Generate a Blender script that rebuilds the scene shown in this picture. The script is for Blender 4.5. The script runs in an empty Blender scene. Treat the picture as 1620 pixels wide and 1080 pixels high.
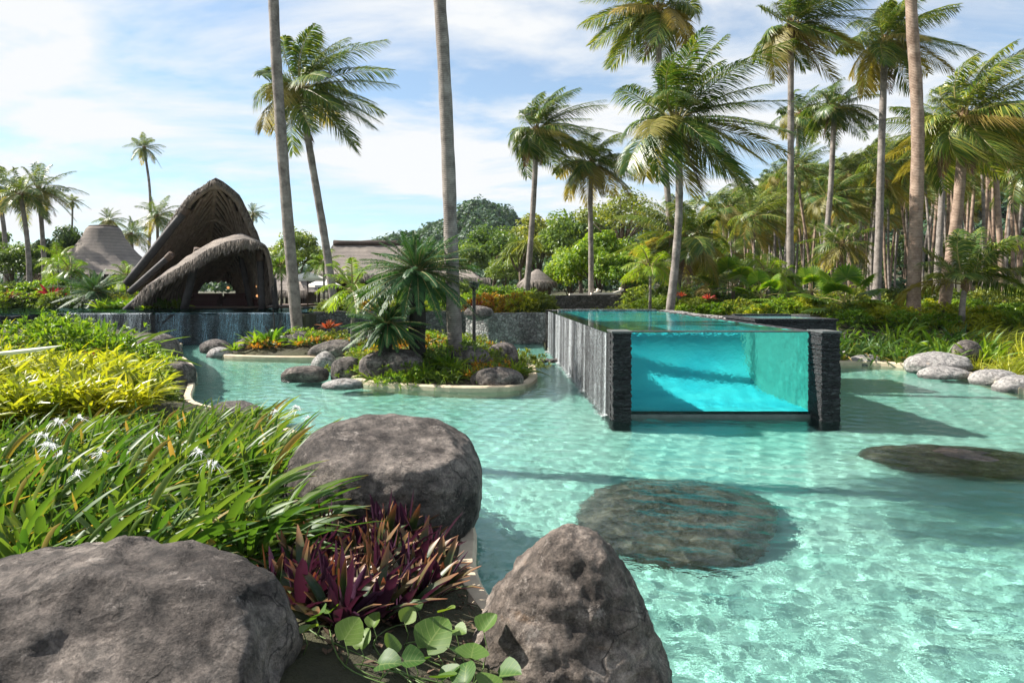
import bpy, math, random
import numpy as np
from mathutils import Vector, Matrix, noise as mnoise

# ------------------------------------------------------------------ camera, world, sun, exposure
sc = bpy.context.scene
COL = bpy.context.collection
H = 2.2                      # eye height above the lagoon
F = 1080.0                   # focal length in photo pixels (photo is 1620 wide)
cam = bpy.data.cameras.new('camera'); camo = bpy.data.objects.new('camera', cam); COL.objects.link(camo)
sc.camera = camo
camo.location = (0, 0, H); camo.rotation_euler = (math.pi/2, 0, 0)
cam.lens = 24; cam.sensor_width = 36; cam.shift_y = -79/1620; cam.clip_start = .05; cam.clip_end = 3000

SUN_EL, SUN_AZ = math.radians(42), math.radians(-78)      # azimuth measured from +Y towards +X
TO_SUN = Vector((math.sin(SUN_AZ)*math.cos(SUN_EL), math.cos(SUN_AZ)*math.cos(SUN_EL), math.sin(SUN_EL)))
w = bpy.data.worlds.new('World'); sc.world = w; w.use_nodes = True
def build_world():
    nt = w.node_tree; N = nt.nodes; L = nt.links
    bg = N['Background']; bg.inputs[1].default_value = .062
    sky = N.new('ShaderNodeTexSky'); sky.sky_type = 'NISHITA'; sky.sun_disc = False
    sky.sun_elevation = SUN_EL; sky.sun_rotation = SUN_AZ; sky.air_density = 1.0; sky.dust_density = .3; sky.ozone_density = 1.5
    tc = N.new('ShaderNodeTexCoord'); sep = N.new('ShaderNodeSeparateXYZ'); L.new(tc.outputs['Generated'], sep.inputs[0])
    def M(op, a, b=None, clamp=False):
        n = N.new('ShaderNodeMath'); n.operation = op; n.use_clamp = clamp
        for i, v in enumerate((a, b)):
            if v is None: continue
            if isinstance(v, (int, float)): n.inputs[i].default_value = v
            else: L.new(v, n.inputs[i])
        return n.outputs[0]
    zz = M('ADD', M('MAXIMUM', sep.outputs[2], 0.0), .16)
    cmb = N.new('ShaderNodeCombineXYZ')
    L.new(M('DIVIDE', sep.outputs[0], zz), cmb.inputs[0]); L.new(M('DIVIDE', sep.outputs[1], zz), cmb.inputs[1])
    n1 = N.new('ShaderNodeTexNoise'); n1.inputs['Scale'].default_value = 1.15; n1.inputs['Detail'].default_value = 8
    n1.inputs['Roughness'].default_value = .58; n1.inputs['Distortion'].default_value = .35
    mp = N.new('ShaderNodeMapping'); mp.inputs['Scale'].default_value = (.8, 1.25, 1); mp.inputs['Rotation'].default_value = (0, 0, .35)
    mp.inputs['Location'].default_value = (3.35, 1.2, .3)
    L.new(cmb.outputs[0], mp.inputs[0]); L.new(mp.outputs[0], n1.inputs['Vector'])
    r = N.new('ShaderNodeValToRGB'); r.color_ramp.elements[0].position = .37; r.color_ramp.elements[1].position = .56
    L.new(n1.outputs[0], r.inputs[0])
    # thin streaked veil
    n2 = N.new('ShaderNodeTexNoise'); n2.inputs['Scale'].default_value = 1.4; n2.inputs['Detail'].default_value = 6; n2.inputs['Roughness'].default_value = .6
    mp2 = N.new('ShaderNodeMapping'); mp2.inputs['Scale'].default_value = (.5, 2.6, 1); mp2.inputs['Rotation'].default_value = (0, 0, -.25)
    L.new(cmb.outputs[0], mp2.inputs[0]); L.new(mp2.outputs[0], n2.inputs['Vector'])
    r2 = N.new('ShaderNodeValToRGB'); r2.color_ramp.elements[0].position = .35; r2.color_ramp.elements[1].position = .75
    r2.color_ramp.elements[1].color = (.7, .7, .7, 1); L.new(n2.outputs[0], r2.inputs[0])
    f = M('MAXIMUM', r.outputs[0], r2.outputs[0])
    f = M('MAXIMUM', f, .22)
    mix = N.new('ShaderNodeMix'); mix.data_type = 'RGBA'
    gain = N.new('ShaderNodeVectorMath'); gain.operation = 'MULTIPLY'; gain.inputs[1].default_value = (.95, 1.2, 1.28); L.new(sky.outputs[0], gain.inputs[0])
    L.new(f, mix.inputs['Factor']); L.new(gain.outputs[0], mix.inputs['A']); mix.inputs['B'].default_value = (6.7, 6.85, 7.0, 1)
    L.new(mix.outputs['Result'], bg.inputs[0])
build_world()
sl = bpy.data.lights.new('sun', 'SUN'); sl.energy = 5.0; sl.angle = math.radians(.53); sl.color = (1, .945, .86)
so = bpy.data.objects.new('sun', sl); COL.objects.link(so)
so.rotation_euler = TO_SUN.to_track_quat('Z', 'Y').to_euler()
sl.cycles.is_caustics_light = True
sc.view_settings.view_transform = 'Standard'; sc.view_settings.look = 'None'; sc.view_settings.gamma = 1
sc.view_settings.exposure = 1.2
sc.cycles.max_bounces = 10; sc.cycles.transparent_max_bounces = 12
sc.cycles.caustics_refractive = True; sc.cycles.caustics_reflective = False
sc.cycles.sample_clamp_indirect = 4.0
sc.cycles.use_denoising = True

# ------------------------------------------------------------------ helpers
def P(px, py, D): return np.array([(px-810)/F*D, D, H-(py-461)/F*D])
def G(px, py, z=0.0):
    D = (H-z)*F/(py-461); return np.array([(px-810)/F*D, D, z])
def nrm(a): return a/np.maximum(np.linalg.norm(a, axis=-1, keepdims=True), 1e-9)
def lance(s): return np.maximum(.03, np.sin(np.pi*np.clip(s*.9+.08, 0, 1))**.8)
def strap(s): return np.maximum(.03, np.clip(.75+.6*s, 0, 1)*np.clip((1-s)*3.2, 0, 1)**.7)
def grassp(s): return np.maximum(.03, (1-s)**.7)
def broad(s): return np.maximum(.04, np.sin(np.pi*np.clip(s*.86+.1, 0, 1))**.7)

class MB:
    """Collects geometry for ONE mesh object."""
    def __init__(s): s.v=[]; s.q=[]; s.qm=[]; s.t=[]; s.tm=[]; s.uv=[]; s.n=0
    def add(s, v, q=None, uv=None, mat=0, t=None):
        v = np.asarray(v, float).reshape(-1, 3)
        if q is not None and len(q):
            q = np.asarray(q, int)+s.n; s.q.append(q); s.qm.append(np.full(len(q), mat))
        if t is not None and len(t):
            t = np.asarray(t, int)+s.n; s.t.append(t); s.tm.append(np.full(len(t), mat))
        s.v.append(v); s.uv.append(np.zeros((len(v), 2)) if uv is None else np.asarray(uv, float).reshape(-1, 2)); s.n += len(v)
    def strips(s, base, d0, bend, L, W, side, nseg=4, prof=lance, fold=0.0, mat=0):
        base=np.asarray(base, float); N=len(base); t=np.linspace(0, 1, nseg+1)
        L=np.broadcast_to(L, (N,)).astype(float); W=np.broadcast_to(W, (N,)).astype(float)
        c=base[:, None]+L[:, None, None]*(t[None, :, None]*d0[:, None]+(t**2)[None, :, None]*bend[:, None])
        hw=W[:, None]*prof(t)[None]/2
        sd=nrm(side)[:, None]
        if fold:
            tg=nrm(d0[:, None]+2*t[None, :, None]*bend[:, None]); nn=nrm(np.cross(sd, tg))
            cols=[c-sd*hw[..., None]+nn*hw[..., None]*fold, c, c+sd*hw[..., None]+nn*hw[..., None]*fold]; us=[0, .5, 1]
        else:
            cols=[c-sd*hw[..., None], c+sd*hw[..., None]]; us=[0, 1]
        K=len(cols); V=np.stack(cols, 2)                                  # N,S+1,K,3
        uv=np.zeros(V.shape[:3]+(2,)); uv[..., 0]=np.array(us)[None, None]; uv[..., 1]=t[None, :, None]
        idx=np.arange(N*(nseg+1)*K).reshape(N, nseg+1, K)
        q=np.stack([idx[:, :-1, :-1], idx[:, :-1, 1:], idx[:, 1:, 1:], idx[:, 1:, :-1]], -1).reshape(-1, 4)
        s.add(V, q, uv, mat)
    def tube(s, pts, rad, n=8, mat=0, cap=True, jit=0, rng=None):
        pts=np.asarray(pts, float); m=len(pts); rad=np.broadcast_to(rad, (m,)).astype(float)
        tg=nrm(np.gradient(pts, axis=0)); ref=np.array([0., 1, 0]) if abs(tg[0][1])<.9 else np.array([1., 0, 0])
        a=nrm(np.cross(tg, ref)); b=np.cross(tg, a); th=np.arange(n)*2*np.pi/n
        rr=rad[:, None]*np.ones((m, n))
        if jit: rr=rr*(1+(rng or np.random.default_rng(0)).uniform(-jit, jit, (m, n)))
        V=pts[:, None]+rr[..., None]*(np.cos(th)[None, :, None]*a[:, None]+np.sin(th)[None, :, None]*b[:, None])
        idx=np.arange(m*n).reshape(m, n); nx=np.roll(idx, -1, 1)
        q=np.stack([idx[:-1], nx[:-1], nx[1:], idx[1:]], -1).reshape(-1, 4)
        uv=np.zeros((m, n, 2)); uv[..., 1]=np.linspace(0, 1, m)[:, None]; uv[..., 0]=(np.arange(n)/n)[None]
        if cap:
            V=np.concatenate([V.reshape(-1, 3), pts[:1], pts[-1:]]); uv=np.concatenate([uv.reshape(-1, 2), [[0, 0]], [[0, 1]]])
            t=[[nx[0, i], idx[0, i], m*n] for i in range(n)]+[[idx[-1, i], nx[-1, i], m*n+1] for i in range(n)]
            s.add(V, q, uv, mat, t=t)
        else: s.add(V, q, uv, mat)
    def box(s, x0, y0, z0, x1, y1, z1, mat=0):
        v=[(x, y, z) for z in (z0, z1) for x, y in ((x0, y0), (x1, y0), (x1, y1), (x0, y1))]
        s.add(v, [(0, 3, 2, 1), (4, 5, 6, 7), (0, 1, 5, 4), (1, 2, 6, 5), (2, 3, 7, 6), (3, 0, 4, 7)], None, mat)
    def grid(s, V, mat=0, flip=False, uv=None):
        V=np.asarray(V, float); a, b=V.shape[:2]; idx=np.arange(a*b).reshape(a, b)
        q=np.stack([idx[:-1, :-1], idx[:-1, 1:], idx[1:, 1:], idx[1:, :-1]], -1).reshape(-1, 4)
        if flip: q=q[:, ::-1]
        if uv is None:
            uv=np.zeros((a, b, 2)); uv[..., 0]=np.linspace(0, 1, b)[None]; uv[..., 1]=np.linspace(0, 1, a)[:, None]
        s.add(V, q, uv, mat)
    def leaves(s, ctr, nor, size, rng, mat=0, aspect=.55):
        """flat pointed leaf quads (diamonds)"""
        N=len(ctr); r=nrm(rng.normal(size=(N, 3))); a=nrm(np.cross(nor, r)); b=np.cross(nor, a); size=np.broadcast_to(size, (N,))[:, None]
        V=np.stack([ctr-a*size*.5, ctr-b*size*aspect*.5+a*size*.05, ctr+a*size*.5-nor*size*.12, ctr+b*size*aspect*.5+a*size*.05], 1)
        uv=np.tile(np.array([[.5, 0], [0, .5], [.5, 1], [1, .5]]), (N, 1, 1))
        s.add(V, np.arange(4*N).reshape(N, 4), uv, mat)
    def mesh(s, name, mats, smooth=False):
        me=bpy.data.meshes.new(name); V=np.concatenate(s.v); me.vertices.add(len(V)); me.vertices.foreach_set('co', V.ravel())
        Q=np.concatenate(s.q) if s.q else np.zeros((0, 4), int); T=np.concatenate(s.t) if s.t else np.zeros((0, 3), int)
        li=np.concatenate([Q.ravel(), T.ravel()]); me.loops.add(len(li)); me.loops.foreach_set('vertex_index', li.astype(np.int32))
        me.polygons.add(len(Q)+len(T))
        me.polygons.foreach_set('loop_start', np.concatenate([np.arange(len(Q))*4, len(Q)*4+np.arange(len(T))*3]).astype(np.int32))
        mi=np.concatenate((s.qm if s.qm else [])+(s.tm if s.tm else []))
        me.polygons.foreach_set('material_index', mi.astype(np.int32))
        me.polygons.foreach_set('use_smooth', np.full(len(mi), bool(smooth)))
        ul=me.uv_layers.new(name='UVMap'); UV=np.concatenate(s.uv); ul.data.foreach_set('uv', UV[li].ravel())
        for m in (mats if isinstance(mats, (list, tuple)) else [mats]): me.materials.append(m)
        me.update(calc_edges=True); me.validate()
        return me

def link(name, me, parent=None, loc=(0, 0, 0), rot=(0, 0, 0), scale=1.0):
    o=bpy.data.objects.new(name, me); COL.objects.link(o); o.location=loc; o.rotation_euler=rot
    o.scale=(scale,)*3 if np.isscalar(scale) else scale
    if parent is not None: o.parent=parent
    return o
def empty(name, loc=(0, 0, 0), rz=0, scale=1.0):
    o=link(name, None, None, loc, (0, 0, rz), scale); o.empty_display_size=.1; return o
def tag(o, label, cat, group=None, kind=None):
    o['label']=label; o['category']=cat
    if group: o['group']=group
    if kind: o['kind']=kind
    return o
def struct(o): o['kind']='structure'; return o
def caustic(o, caster=False):
    if caster: o.cycles.is_caustics_caster=True
    else: o.cycles.is_caustics_receiver=True
    return o

# ------------------------------------------------------------------ materials
def mat(name):
    m=bpy.data.materials.new(name); m.use_nodes=True; nt=m.node_tree; nt.nodes.clear()
    return m, nt.nodes, nt.links, nt.nodes.new('ShaderNodeOutputMaterial')
def rgba(c): return (c[0], c[1], c[2], 1)
def ramp(N, stops):
    r=N.new('ShaderNodeValToRGB'); e=r.color_ramp.elements
    while len(e)<len(stops): e.new(.5)
    for i, (p, c) in enumerate(stops): e[i].position=p; e[i].color=rgba(c)
    return r
def noise_node(N, L, scale, detail=5, rough=.6, vec=None, dist=0):
    n=N.new('ShaderNodeTexNoise'); n.inputs['Scale'].default_value=scale; n.inputs['Detail'].default_value=detail
    n.inputs['Roughness'].default_value=rough; n.inputs['Distortion'].default_value=dist
    if vec is not None: L.new(vec, n.inputs['Vector'])
    return n
def mixc(N, L, fac, a, b, mode='MIX'):
    n=N.new('ShaderNodeMix'); n.data_type='RGBA'; n.blend_type=mode
    for k, v in (('Factor', fac), ('A', a), ('B', b)):
        if isinstance(v, (int, float)): n.inputs[k].default_value=v
        elif isinstance(v, tuple): n.inputs[k].default_value=rgba(v)
        else: L.new(v, n.inputs[k])
    return n.outputs['Result']
def bump(N, L, h, strength, dist=.05, nor=None):
    b=N.new('ShaderNodeBump'); b.inputs['Strength'].default_value=strength; b.inputs['Distance'].default_value=dist
    L.new(h, b.inputs['Height'])
    if nor is not None: L.new(nor, b.inputs['Normal'])
    return b.outputs[0]
def coords(N, L, scale=(1, 1, 1), which='Object', rot=(0, 0, 0)):
    tc=N.new('ShaderNodeTexCoord'); mp=N.new('ShaderNodeMapping'); mp.inputs['Scale'].default_value=scale; mp.inputs['Rotation'].default_value=rot
    L.new(tc.outputs[which], mp.inputs[0]); return mp.outputs[0]

def leafmat(name, c1, c2, c3=None, tip=None, tipat=.8, trans=.45, rough=.4, tcol=None, under=None, base=None, spec=.4, objvar=.25, dead=None):
    """leaf: colour differs from leaf to leaf, tip may be dried; light passes through the blade"""
    m, N, L, out=mat(name)
    g=N.new('ShaderNodeNewGeometry'); uv=N.new('ShaderNodeUVMap'); sp=N.new('ShaderNodeSeparateXYZ'); L.new(uv.outputs[0], sp.inputs[0])
    r=ramp(N, [(0, c1), (.55, c2), (1, c3 or c2)] if dead is None else [(0, c1), (.5, c2), (.92, c3), (.95, dead), (1, dead)]); L.new(g.outputs['Random Per Island'], r.inputs[0]); c=r.outputs[0]
    if objvar:
        oi=N.new('ShaderNodeObjectInfo'); hs=N.new('ShaderNodeHueSaturation')
        mr=N.new('ShaderNodeMapRange'); mr.inputs[3].default_value=1-objvar; mr.inputs[4].default_value=1+objvar; L.new(oi.outputs['Random'], mr.inputs[0]); L.new(mr.outputs[0], hs.inputs['Value'])
        mr2=N.new('ShaderNodeMapRange'); mr2.inputs[3].default_value=.5+objvar*.08; mr2.inputs[4].default_value=.5-objvar*.08; L.new(oi.outputs['Random'], mr2.inputs[0]); L.new(mr2.outputs[0], hs.inputs['Hue'])
        L.new(c, hs.inputs['Color']); c=hs.outputs[0]
    nz=noise_node(N, L, 30, 2, .6, uv.outputs[0]); c=mixc(N, L, .25, c, nz.outputs[0], 'OVERLAY')
    if base: 
        rb=ramp(N, [(0, (1, 1, 1)), (.28, (0, 0, 0))]); L.new(sp.outputs[1], rb.inputs[0]); c=mixc(N, L, rb.outputs[0], c, base)
    if tip:
        rt=ramp(N, [(tipat, (0, 0, 0)), (1, (1, 1, 1))]); L.new(sp.outputs[1], rt.inputs[0]); c=mixc(N, L, rt.outputs[0], c, tip)
    if under: c=mixc(N, L, g.outputs['Backfacing'], c, under)
    p=N.new('ShaderNodeBsdfPrincipled'); L.new(c, p.inputs['Base Color']); p.inputs['Roughness'].default_value=rough; p.inputs['Specular IOR Level'].default_value=spec
    t=N.new('ShaderNodeBsdfTranslucent'); tc=mixc(N, L, 1.0, c, tcol or (1.6, 1.5, .55), 'MULTIPLY'); L.new(tc, t.inputs[0])
    mx=N.new('ShaderNodeMixShader'); mx.inputs[0].default_value=trans; L.new(p.outputs[0], mx.inputs[1]); L.new(t.outputs[0], mx.inputs[2]); L.new(mx.outputs[0], out.inputs[0])
    return m

def simple(name, c, rough=.7, metallic=0, emit=None, strength=0, var=.0, vs=8, bumpv=0):
    m, N, L, out=mat(name); p=N.new('ShaderNodeBsdfPrincipled'); p.inputs['Roughness'].default_value=rough; p.inputs['Metallic'].default_value=metallic
    p.inputs['Base Color'].default_value=rgba(c)
    if var:
        n=noise_node(N, L, vs, 5, .65, coords(N, L)); r=ramp(N, [(.25, tuple(x*(1-var) for x in c)), (.75, tuple(min(1, x*(1+var)) for x in c))]); L.new(n.outputs[0], r.inputs[0]); L.new(r.outputs[0], p.inputs['Base Color'])
        if bumpv: L.new(bump(N, L, n.outputs[0], bumpv, .03), p.inputs['Normal'])
    if emit: p.inputs['Emission Color'].default_value=rgba(emit); p.inputs['Emission Strength'].default_value=strength
    L.new(p.outputs[0], out.inputs[0]); return m

def rockmat(name, dark, mid, light, scale=1.0, stain=None, wetk=.42):
    m, N, L, out=mat(name); v=coords(N, L)
    a=noise_node(N, L, 1.6*scale, 8, .68, v, .6); b=noise_node(N, L, 11*scale, 8, .75, v); f=noise_node(N, L, 70*scale, 4, .7, v)
    vs=coords(N, L, (1, 1, 3.2), rot=(.3, .25, 0)); st=noise_node(N, L, 3.2*scale, 7, .7, vs, .8)
    r=ramp(N, [(.38, dark), (.5, mid), (.62, light)]); L.new(a.outputs[0], r.inputs[0]); c=r.outputs[0]
    r2=ramp(N, [(.38, (.2, .2, .2)), (.6, (1.7, 1.63, 1.56))]); L.new(b.outputs[0], r2.inputs[0]); c=mixc(N, L, .62, c, mixc(N, L, 1, c, r2.outputs[0], 'MULTIPLY'))
    r3=ramp(N, [(.35, (.45, .45, .45)), (.65, (1.25, 1.25, 1.25))]); L.new(f.outputs[0], r3.inputs[0]); c=mixc(N, L, .6, c, mixc(N, L, 1, c, r3.outputs[0], 'MULTIPLY'))
    r4=ramp(N, [(.36, (0, 0, 0)), (.44, (1, 1, 1))]); L.new(st.outputs[0], r4.inputs[0]); c=mixc(N, L, r4.outputs[0], mixc(N, L, 1, c, (.5, .48, .48), 'MULTIPLY'), c)
    # pale lichen patches and rusty stains
    li=noise_node(N, L, 5*scale, 8, .8, v, .3); rl=ramp(N, [(.57, (0, 0, 0)), (.66, (.8, .8, .8))]); L.new(li.outputs[0], rl.inputs[0]); c=mixc(N, L, rl.outputs[0], c, tuple(min(1, x*1.45) for x in light))
    if stain:
        sn=noise_node(N, L, 2.3*scale, 5, .6, vs); rs=ramp(N, [(.63, (0, 0, 0)), (.75, (.5, .5, .5))]); L.new(sn.outputs[0], rs.inputs[0]); c=mixc(N, L, rs.outputs[0], c, stain)
    wp=noise_node(N, L, 2.2*scale, 4, .6, v); wm=N.new('ShaderNodeVectorMath'); wm.operation='MULTIPLY_ADD'; wm.inputs[1].default_value=(.7,)*3; L.new(wp.outputs['Color'], wm.inputs[0]); L.new(v, wm.inputs[2])
    vo=N.new('ShaderNodeTexVoronoi'); vo.feature='DISTANCE_TO_EDGE'; vo.inputs['Scale'].default_value=1.5*scale; L.new(wm.outputs[0], vo.inputs['Vector'])
    cr=ramp(N, [(0, (.12, .12, .12)), (.016, (1, 1, 1))]); L.new(vo.outputs['Distance'], cr.inputs[0]); cm=ramp(N, [(.46, (0, 0, 0)), (.56, (1, 1, 1))]); L.new(wp.outputs[0], cm.inputs[0])
    crack=mixc(N, L, cm.outputs[0], (1., 1., 1.), cr.outputs[0]); c=mixc(N, L, .8, c, mixc(N, L, 1, c, crack, 'MULTIPLY'))
    ge=N.new('ShaderNodeNewGeometry'); gs=N.new('ShaderNodeSeparateXYZ'); L.new(ge.outputs['Position'], gs.inputs[0]); ad=N.new('ShaderNodeMath'); ad.operation='MULTIPLY_ADD'; ad.inputs[1].default_value=-.12; L.new(b.outputs[0], ad.inputs[0]); L.new(gs.outputs[2], ad.inputs[2])
    wet=ramp(N, [(.0, (1, 1, 1)), (.05, (0, 0, 0))]); L.new(ad.outputs[0], wet.inputs[0]); c=mixc(N, L, wet.outputs[0], c, mixc(N, L, 1, c, (wetk, wetk, wetk), 'MULTIPLY'))
    p=N.new('ShaderNodeBsdfPrincipled'); L.new(c, p.inputs['Base Color']); p.inputs['Specular IOR Level'].default_value=.35
    rw=ramp(N, [(0, (.82,)*3), (1, (.25,)*3)]); L.new(wet.outputs[0], rw.inputs[0]); L.new(rw.outputs[0], p.inputs['Roughness'])
    n1=bump(N, L, crack, .6, .03/scale); n1=bump(N, L, st.outputs[0], .9, .09/scale, n1); n2=bump(N, L, b.outputs[0], 1.0, .055/scale, n1); n3=bump(N, L, f.outputs[0], .9, .012/scale, n2)
    L.new(n3, p.inputs['Normal']); L.new(p.outputs[0], out.inputs[0]); return m

M={}
M['rock']=rockmat('weathered_basalt', (.055, .046, .042), (.14, .12, .108), (.30, .26, .23))
M['rock_pale']=rockmat('pale_weathered_stone', (.085, .07, .06), (.21, .175, .15), (.40, .345, .30), stain=(.30, .17, .08))
M['rock_small']=rockmat('small_basalt', (.055, .048, .045), (.135, .118, .108), (.27, .24, .22), 1.6)
M['rock_light']=rockmat('light_grey_stone', (.26, .25, .245), (.36, .35, .34), (.48, .46, .44), 1.4, stain=(.5, .33, .2))
M['rock_wet']=rockmat('submerged_stone', (.06, .05, .045), (.13, .10, .085), (.25, .195, .16), 1.5, wetk=1.0)

def trunkmat(name, c1, c2, rings=26, lich=.5):
    m, N, L, out=mat(name); v=coords(N, L); wv=N.new('ShaderNodeTexWave'); wv.wave_type='BANDS'; wv.bands_direction='Z'; wv.inputs['Scale'].default_value=rings/4
    wv.inputs['Distortion'].default_value=2.2; wv.inputs['Detail'].default_value=3; wv.inputs['Detail Scale'].default_value=2.5; L.new(v, wv.inputs['Vector'])
    n=noise_node(N, L, 3.2, 6, .7, v); r=ramp(N, [(.36, tuple(.75*q for q in c1)), (.64, c2)]); L.new(n.outputs[0], r.inputs[0])
    rw=ramp(N, [(0, (.6, .58, .56)), (.45, (1, 1, 1))]); L.new(wv.outputs[0], rw.inputs[0]); c=mixc(N, L, .8, r.outputs[0], rw.outputs[0], 'MULTIPLY')
    n2=noise_node(N, L, 1.1, 5, .7, v); rl=ramp(N, [(.5, (0, 0, 0)), (.68, (lich, lich, lich))]); L.new(n2.outputs[0], rl.inputs[0]); c=mixc(N, L, rl.outputs[0], c, (.42, .38, .34))
    p=N.new('ShaderNodeBsdfPrincipled'); L.new(c, p.inputs['Base Color']); p.inputs['Roughness'].default_value=.85; p.inputs['Specular IOR Level'].default_value=.2
    b1=bump(N, L, wv.outputs[0], .4, .015); L.new(bump(N, L, n.outputs[0], .5, .04, b1), p.inputs['Normal']); L.new(p.outputs[0], out.inputs[0]); return m
M['trunk']=trunkmat('palm_bark', (.17, .145, .13), (.33, .29, .26))
M['trunk_brown']=trunkmat('brown_palm_bark', (.24, .165, .12), (.38, .28, .215), 22, .2)
M['bark']=simple('tree_bark', (.12, .09, .065), .9, var=.5, vs=6, bumpv=.5)
M['cycad_trunk']=simple('cycad_trunk', (.03, .026, .022), .95, var=.6, vs=40, bumpv=1)
M['palm']=leafmat('palm_leaflet', (0.0444, 0.0968, 0.0204), (0.0778, 0.148, 0.0275), (0.294, 0.32, 0.0612), tip=(.28, .23, .09), tipat=.82, trans=.32, rough=.38, spec=.5)
M['palm_dry']=leafmat('palm_leaflet_yellowing', (0.187, 0.171, 0.0385), (0.275, 0.237, 0.055), (0.374, 0.308, 0.11), trans=.45, rough=.5)
M['palm_dead']=leafmat('palm_leaflet_dead', (.11, .065, .045), (.16, .10, .065), (.2, .135, .09), trans=.25, rough=.8, tcol=(1.2, 1, .8))
M['rachis']=simple('palm_rachis', (.26, .22, .07), .5, var=.4)
M['boot']=simple('palm_boot_fibre', (.16, .10, .05), .9, var=.5, vs=20)
M['coconut']=simple('coconut_husk', (.2, .13, .035), .5, var=.4, vs=6)
M['cycad']=leafmat('cycad_leaflet', (0.039, 0.1, 0.0374), (0.0546, 0.131, 0.0431), (0.091, 0.17, 0.0504), trans=.28, rough=.48, spec=.35, tcol=(1.4, 1.5, .6))
M['lily']=leafmat('spider_lily_leaf', (0.0432, 0.104, 0.02), (0.072, 0.149, 0.027), (0.137, 0.198, 0.04), tip=(.3, .2, .05), tipat=.93, trans=.42, rough=.45, spec=.4, base=(.16, .20, .06), objvar=.18, dead=(.34, .24, .07))
M['yellow']=leafmat('golden_grass_leaf', (.19, .24, .02), (.32, .35, .028), (.43, .42, .05), trans=.45, rough=.38, tcol=(1.5, 1.45, .5), objvar=.16)
M['lime']=leafmat('lime_leaf', (0.092, 0.196, 0.0184), (0.161, 0.27, 0.0253), (0.253, 0.333, 0.0345), trans=.45, rough=.38, objvar=.18)
M['olive']=leafmat('olive_leaf', (0.0858, 0.13, 0.024), (0.158, 0.205, 0.036), (0.277, 0.304, 0.054), trans=.4, rough=.42)
M['dark']=leafmat('dark_leaf', (0.0347, 0.0693, 0.0231), (0.0674, 0.119, 0.0347), (0.116, 0.174, 0.0462), trans=.35, rough=.42)
M['mid']=leafmat('mid_green_leaf', (0.0698, 0.128, 0.0267), (0.124, 0.202, 0.0356), (0.217, 0.287, 0.052), trans=.4, rough=.42)
M['red']=leafmat('red_leaf', (.30, .05, .03), (.42, .10, .05), (.5, .22, .10), trans=.4, rough=.4, tcol=(1.4, .9, .7))
M['crimson']=leafmat('crimson_leaf', (.13, .015, .03), (.2, .03, .045), (.28, .07, .06), trans=.4, rough=.4, tcol=(1.5, .7, .8))
M['croton']=leafmat('croton_leaf', (.1, .1, .02), (.42, .17, .02), (.55, .38, .04), trans=.4, rough=.4)
M['rhoeo']=leafmat('oyster_plant_leaf', (0.0192, 0.049, 0.0158), (0.0352, 0.0625, 0.0187), (0.109, 0.0759, 0.0252), tip=(.26, .11, .05), tipat=.6, trans=.22, rough=.42, under=(.055, .02, .045), tcol=(1.5, .8, .8), objvar=.2)
M['vine']=leafmat('vine_leaf', (.05, .11, .02), (.08, .16, .028), (.2, .25, .03), trans=.35, rough=.5, objvar=.35)
def veins(m):
    N=m.node_tree.nodes; L=m.node_tree.links; p=[n for n in N if n.type=='BSDF_PRINCIPLED'][0]; c=p.inputs['Base Color'].links[0].from_socket
    sp=[n for n in N if n.type=='SEPXYZ'][0]
    def mt(op, a, b_=0.0):
        n=N.new('ShaderNodeMath'); n.operation=op
        for i, v in enumerate((a, b_)):
            if isinstance(v, float): n.inputs[i].default_value=v
            else: L.new(v, n.inputs[i])
        return n.outputs[0]
    au=mt('ABSOLUTE', mt('SUBTRACT', sp.outputs[0], .5)); w_=mt('FRACT', mt('MULTIPLY', mt('SUBTRACT', sp.outputs[1], mt('MULTIPLY', au, .55)), 6.0))
    line=mt('MAXIMUM', mt('LESS_THAN', w_, .1), mt('LESS_THAN', au, .018)); L.new(mixc(N, L, mt('MULTIPLY', line, .45), c, (.28, .34, .10)), p.inputs['Base Color'])
    L.new(bump(N, L, line, .35, .004), p.inputs['Normal'])
veins(M['vine'])
M['petal']=leafmat('lily_petal', (.85, .87, .86), (.9, .9, .9), trans=.45, rough=.5, tcol=(1, 1, 1), objvar=0)
M['stem']=simple('green_stem', (.09, .15, .035), .5)
M['hill']=leafmat('hill_forest_leaf', (0.0229, 0.0583, 0.0339), (0.0413, 0.0936, 0.047), (0.078, 0.14, 0.0659), trans=.3, rough=.55, objvar=0)

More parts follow.
